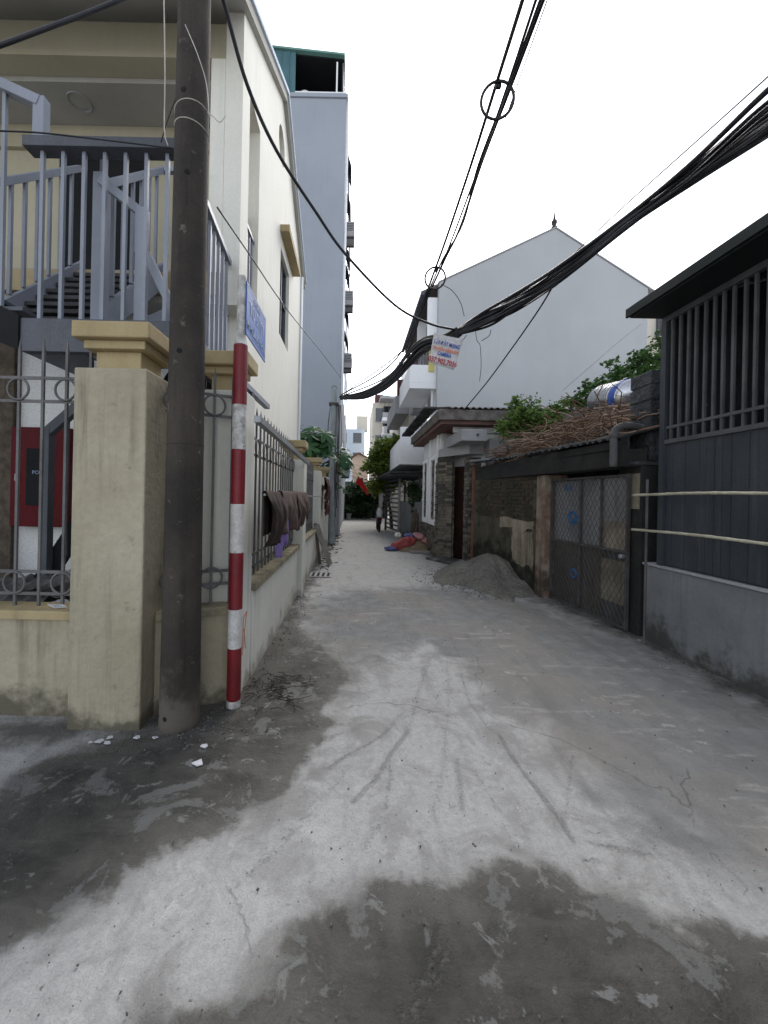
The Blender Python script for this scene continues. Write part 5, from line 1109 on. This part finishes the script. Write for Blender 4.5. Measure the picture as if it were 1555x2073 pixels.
MB().box(a.x-1,b.x,34,40,-.02,a.z).build('body','far_blue',lb); MB().box(a.x-1,b.x+.15,33.5,33.99,at(700,975,34).z,at(700,971,34).z).build('ledge','housewhite',lb); MB().box(a.x+.1,b.x-.1,33.97,34,1.6,2.6).build('window','glass',lb)
o = MB().box(-1.1,1.3,31.0,31.1,-.02,at(700,975,31).z).build('grey_screen','tealdoor'); tag(o,'grey blue sheet screen above the alley end shrubs','screen')
o = MB().box(-40,-9.2,40,60,-.02,9).build('far_block','far_cream'); tag(o,'pale block beyond the cream house, mostly hidden','building')
o = MB().box(12,40,34,60,-.02,8).build('far_block','far_grey'); tag(o,'grey block behind the gabled house, mostly hidden','building')

# ================================================================== CABLES
def cable(label, pts, r, mat='cable', name='cable', group='overhead cables', n=6, k=8):
    P = [at(*p) for p in pts]; out = lambda p: p[1] < -30 or p[0] < -30 or p[0] > 1585
    P = spline(P,k)
    if out(pts[0]): P.insert(0, P[0]+(P[0]-P[1]).normalized()*9)
    if out(pts[-1]): P.append(P[-1]+(P[-1]-P[-2]).normalized()*9)
    o = MB().tube(P, r, n).build(name, mat, smooth=True); tag(o, label, 'cable', group); return o
# thick bundle sagging across the alley
bd = thing('cable_bundle','thick black bundle of cables sagging across the alley to the right','cable bundle',(1.4,6.4,3.9))
path = [(1640,165,2.7),(1555,238,3.05),(1400,352,3.75),(1265,455,4.45),(1130,560,5.2),(1040,615,5.75),(985,645,6.1),(930,672,6.45)]
rb = random.Random(3)
for i in range(30):
    off = [(rb.uniform(-1,1),rb.uniform(-1,1)) for _ in path]; sp_ = [52,45,20,14,15,18,15,8]; P = []
    o0 = (rb.uniform(-1,1), rb.uniform(-1,1))
    for (x,y,Y),(ox,oy),s_ in zip(path,off,sp_):
        P.append(at(x+.5*s_*(.5*ox+.9*o0[0]), y+.8*s_*(.35*oy+.9*o0[1]), Y+.05*ox))
    P = spline(P,8); P.insert(0, P[0]+Vector((.15,-9,.5)))
    MB().tube(P, rb.choice((.010,.014,.018,.024)), 6).build('cable','cable',bd,smooth=True)
path2 = [(930,672,6.45),(905,688,6.7),(880,692,7.0),(855,702,7.6),(830,728,8.4),(800,762,9.6),(765,788,10.9),(730,802,12.2),(690,806,13.0)]
for i in range(20):
    o0 = (rb.uniform(-1,1), rb.uniform(-1,1)); P = []
    for (x,y,Y),s_ in zip(path2,(12,16,20,22,20,15,13,12,6)): P.append(at(x+.4*s_*(rb.uniform(-.3,.3)+o0[0]), y+.55*s_*(rb.uniform(-.25,.25)+o0[1]), Y))
    MB().tube(spline(P,8), rb.choice((.012,.016,.02,.026)), 6).build('cable','cable' if i%3 else 'cablebrown',bd,smooth=True)
for i in range(7):
    P = [at(930-12*i,676+i*3,6.5+.3*i)]; x, y = 930-30*i, 676+13*i; Y = 6.5+.85*i
    c_ = at(x-6*i*.2,y,Y); MB().tube(spline([c_,c_+Vector((.05*rb.uniform(-1,1),0,-.12)),c_+Vector((.16*rb.uniform(-1,1),0,-.16)),c_+Vector((.12,0,-.02))],6),.006,5).build('loose_loop','cable',bd)
MB().tube(spline([at(962,668,6.2),at(966,690,6.2),at(972,700,6.2),at(974,740,6.2),at(971,772,6.2)],6),.005,5).build('loose_end','cable',bd); MB().tube(spline([at(975,690,6.2),at(990,680,6.2),at(994,668,6.2)],5),.006,5).build('loose_end','cable',bd)
MB().tube(spline([at(1126,566,5.2),at(1128,574,5.2),at(1120,580,5.2)],4),.02,6).build('tie','cable',bd)
# power lines with spacer rings
pl_ = [('left power line of the overhead group',[(1085,-90,3.0),(1058,0,3.35),(1008,160,4.0),(945,360,5.2),(880,548,6.8),(820,700,9.2),(770,755,11),(690,800,13)],.019),
       ('right thick power line of the overhead group',[(1130,-70,3.0),(1100,0,3.35),(1040,160,4.0),(975,330,5.0),(932,460,5.9),(896,535,6.8),(850,640,8.0),(828,706,9.2),(780,765,11),(690,803,13)],.019),
       ('middle thin line of the overhead group',[(1110,-80,3.0),(1085,0,3.35),(1022,190,4.1),(965,350,5.1),(905,510,6.5),(858,620,7.8),(812,712,9.4),(690,801,13)],.014),
       ('twisted companion of the right thick power line',[(1124,-70,2.98),(1094,0,3.33),(1036,160,3.98),(968,336,5.0),(936,455,5.9),(890,538,6.8),(846,646,8.0),(822,708,9.2)],.014),
       ('faint pale line right of the overhead group',[(1135,-70,3.0),(1108,0,3.35),(1055,150,3.9),(985,345,5.0),(920,500,6.3)],.006)]
for lb_, pts, r in pl_: cable(lb_, pts, r, 'cable', 'power_line')
for lb_, px, py, Y, rr in (('larger spacer ring clipped on the near overhead lines',1007,203,4.05,.162),('smaller spacer ring on the overhead lines by the gable',881,563,6.8,.172)):
    t = thing('spacer_ring',lb_,'ring',at(px,py,Y)[:],'spacer rings on the lines'); MB().torus(at(px,py,Y),rr,.016,(.1,1,.25),28,6).build('ring','cable',t,smooth=True)
    c_ = at(px+2,py-30*(4.05/Y)**1.2,Y-.01); MB().box(c_.x-.03,c_.x+.03,c_.y-.02,c_.y+.02,c_.z-.03,c_.z+.035).build('clamp','cable',t,.01)
cable('black cable swooping from the cream house down to the bundle',[(428,-60,3.2),(452,0,3.4),(500,170,3.8),(560,305,4.2),(640,430,4.8),(700,515,5.2),(800,618,5.9),(870,655,6.3),(925,668,6.5)],.019)
cable('thin black line running from the stairs along the facade to the grey pole',[(440,420,3.5),(505,515,4.4),(580,625,6),(650,712,9.5),(690,765,13)],.008)
cable('thick black cable crossing the top left corner',[(-60,112,2.6),(0,92,2.65),(100,55,2.75),(180,25,2.85),(260,-8,2.95),(330,-45,3.1)],.015)
cable('black line passing in front of the landing rail',[(-60,262,2.9),(0,265,2.95),(70,268,3.0),(150,276,3.05),(350,300,3.12)],.006)
cable('single cable dropping from the bundle to the stone clad house roof',[(1118,582,5.2),(1090,628,5.8),(1040,700,6.9),(985,775,8.2),(935,835,9.3)],.013)
cable('fine wire high above the bundle on the right',[(1620,95,3),(1555,155,3.2),(1400,295,4),(1250,430,4.9),(1140,535,5.7)],.007)
cable('faint wire slanting across the grey gable wall',[(1140,790,9.9),(1200,738,10.6),(1255,690,11.4),(1300,655,12.4)],.004)
cable('short curled wire hanging from the smaller spacer ring',[(893,575,6.8),(915,588,6.8),(932,612,6.8),(940,640,6.8)],.006)
for k in range(4): cable(['lowest','second','third','highest'][k]+' of the thin wires across the alley end',[(705,935+9*k,22),(740,948+8*k,23),(775,958+6*k,22),(800,960+4*k,21)],.008)
cable('pale string hanging beside the dark utility pole',[(330,-40,2.8),(332,0,2.8),(334,150,2.8),(333,262,2.8),(340,295,2.8)],.004,'string')
cable('white wire slanting across the dark utility pole',[(375,50,2.58),(400,110,2.57),(418,170,2.58),(424,240,2.6)],.003,'string')
cable('black wire strung from the pole down to the landing rail',[(368,170,2.9),(350,215,3.0),(335,258,3.1),(326,288,3.15)],.005)
# advert sheet
ax = thing('advert_sheet','crumpled white advert sheet with blue and red lettering hung on the cable bundle','sign',at(905,712,6.42)[:])
c0 = [at(879,673,6.42),at(938,688,6.42),at(919,749,6.42),at(868,734,6.42)]; vs = []
for i in range(11):
    for j in range(11):
        u, v = i/10, j/10; p = c0[0]*(1-u)*(1-v)+c0[1]*u*(1-v)+c0[2]*u*v+c0[3]*(1-u)*v; p.y += .012*math.sin(u*5+v*3); vs.append(p)
MB().add(vs,[(i*11+j,(i+1)*11+j,(i+1)*11+j+1,i*11+j+1) for i in range(10) for j in range(10)]).build('sheet','paper',ax,smooth=True,solid=.002)
xd_ = (c0[1]-c0[0]).normalized(); W_ = (c0[1]-c0[0]).length; dn = ((c0[3]-c0[0])+(c0[2]-c0[1]))/2; org = (c0[0]+c0[1])/2
for txt, v, frac, mt, hgt in (('LẮP ĐẶT MẠNG',.27,.86,'ink_blue',.085),('TRUYỀN HÌNH FPT',.46,.90,'ink_red',.068),('CAMERA',.63,.48,'ink_blue',.075),('037.902.7036',.86,.97,'ink_dark_red',.12)):
    c = org + dn*v; c.y -= .03; o = text_mesh(txt,hgt,mt,'lettering',ax,Matrix.Identity(4),0,bold=.003)
    xs2 = [vv.co.x for vv in o.data.vertices]; off = Vector(WORLD[ax.name]); wdt = max(xs2)-min(xs2); cx_ = (max(xs2)+min(xs2))/2; s_ = W_*frac/wdt
    ys2 = [vv.co.y for vv in o.data.vertices]; cy_ = (max(ys2)+min(ys2))/2 + 0
    for vv in o.data.vertices: vv.co = Vector(((vv.co.x-cx_)*s_, vv.co.y-cy_, vv.co.z+off.z))
    fm = facing(Vector((0,0,0)),tuple(xd_),tuple(-dn.normalized())); 
    for vv in o.data.vertices: q_ = vv.co.copy(); q_.z -= off.z; vv.co = fm @ Vector((q_.x,q_.y,0)) + Vector((0,0,0)) + c - off

# ================================================================== SMALL LITTER
chips = [(183,1506,.016),(202,1504,.034),(222,1497,.03),(217,1508,.03),(278,1497,.03),(313,1498,.026),(399,1548,.042),(413,1514,.03),(118,1233,.07)]
spots_ = ['leftmost of the white tile shards by the corner pillar','large white tile shard in the group by the corner pillar','white tile shard lying furthest back in the corner pillar group','lowest white tile shard in the corner pillar group','white tile shard alone before the right edge of the corner pillar','white tile shard right at the dark utility pole','long white shard lying out on the damp concrete','thin white sliver between the pole and the striped post','white shard lying on the ochre coping']
for (px,py,s), lb_ in zip(chips, spots_):
    g_ = gnd(px,py) if py > 1300 else None; c = Vector((g_[0],g_[1],.014)) if g_ else Vector((at(px,py,2.86).x,2.86,.765)); rnd = random.Random(px)
    n = rnd.choice((4,5)); pts = []
    for i in range(n): a = 2*math.pi*(i+rnd.uniform(-.3,.3))/n; pts.append((c.x+math.cos(a)*s*rnd.uniform(.6,1.15), c.y+math.sin(a)*s*rnd.uniform(.4,.9)))
    o = MB().prism(pts,'z',c.z-.003,c.z+.003).build('tile_shard','chip'); o.rotation_euler = (rnd.uniform(-.15,.15),rnd.uniform(-.15,.15),0); tag(o,lb_,'shard','white tile shards')
pb_ = MB(); rnd = random.Random(44)
def stone(c, s):
    m_ = Matrix.Rotation(rnd.random()*6,3,'Z')@Matrix.Rotation(rnd.random()*6,3,'X'); vs = [Vector(c)+m_@Vector((x*s*rnd.uniform(.6,1.1),y*s*rnd.uniform(.6,1.1),z*s*.6)) for x,y,z in ((1,0,0),(-1,0,0),(0,1,0),(0,-1,0),(0,0,1),(0,0,-1))]
    pb_.add(vs,[(0,2,4),(2,1,4),(1,3,4),(3,0,4),(2,0,5),(1,2,5),(3,1,5),(0,3,5)])
for _ in range(900):
    y = 1.2+rnd.random()**1.6*9; x = rnd.uniform(-.75,3.2) if y > 3 else rnd.uniform(-2.4,3.2); stone((x,y,.004), rnd.choice((.003,.004,.005,.008)))
for _ in range(420):
    a_ = rnd.uniform(2.2,4.4); q_ = 1.0+abs(rnd.gauss(0,.3)); stone((2.8+math.cos(a_)*q_*.9,7.85+math.sin(a_)*q_*1.1,.008), rnd.uniform(.006,.022))
for _ in range(260): stone((-.84+abs(rnd.gauss(0,.10)),rnd.uniform(3.2,12),.006), rnd.uniform(.004,.014))
for _ in range(260): stone((rnd.gauss(-1.0,.22),rnd.gauss(2.75,.12),.006), rnd.uniform(.004,.014))
for _ in range(200): y = rnd.uniform(2,6.5); stone((3.42-.07*max(0,y-4.4)-abs(rnd.gauss(0,.08)),y,.006), rnd.uniform(.004,.012))
o = pb_.build('loose_grit','pebble'); tag(o,'scattered grit and pebbles on the concrete','grit',kind='stuff')
tw = MB()
for _ in range(70):
    c = Vector((rnd.gauss(-.62,.10),rnd.gauss(3.2,.16),.01)); a = rnd.uniform(0,6.28); tw.tube([c,c+Vector((math.cos(a)*.05,math.sin(a)*.05,.012)),c+Vector((math.cos(a+.3)*.11,math.sin(a+.3)*.11,.004))],.003,4)
for _ in range(120):
    y = rnd.uniform(8.5,17); c = Vector((-.70+abs(rnd.gauss(0,.14)),y,.012)); a = rnd.uniform(0,6.28); tw.tube([c,c+Vector((math.cos(a)*.1,math.sin(a)*.1,.01))],.008,4)
o = tw.build('dead_twigs','twig'); tag(o,'dead twigs and leaf litter along the left wall foot','twigs',kind='stuff')

lv = MB(); rl = random.Random(91); pl_s = []
for _ in range(260):
    y = rl.uniform(1.8,9.0); x = np.interp(y,[1,4.7,4.83,6.45,9.3],[3.42,3.42,3.34,3.2,2.8])-abs(rl.gauss(0,.12)); pl_s.append((x,y,.012))
for _ in range(160): pl_s.append((-.80+abs(rl.gauss(0,.12)),rl.uniform(3.4,15),.012))
for x,y,z in pl_s:
    a_ = rl.uniform(0,6.28); s_ = rl.uniform(.008,.024); u_ = Vector((math.cos(a_),math.sin(a_),rl.uniform(-.2,.3))); v_ = Vector((-math.sin(a_),math.cos(a_),rl.uniform(-.2,.3))); c_ = Vector((x,y,z))
    lv.add([c_-u_*s_,c_+v_*s_*.45,c_+u_*s_,c_-v_*s_*.45+Vector((0,0,.004))],[(0,1,2),(0,2,3)])
o = lv.build('dead_leaves','deadleaf'); tag(o,'small dead leaves blown along the foot of the walls','leaves',kind='stuff')
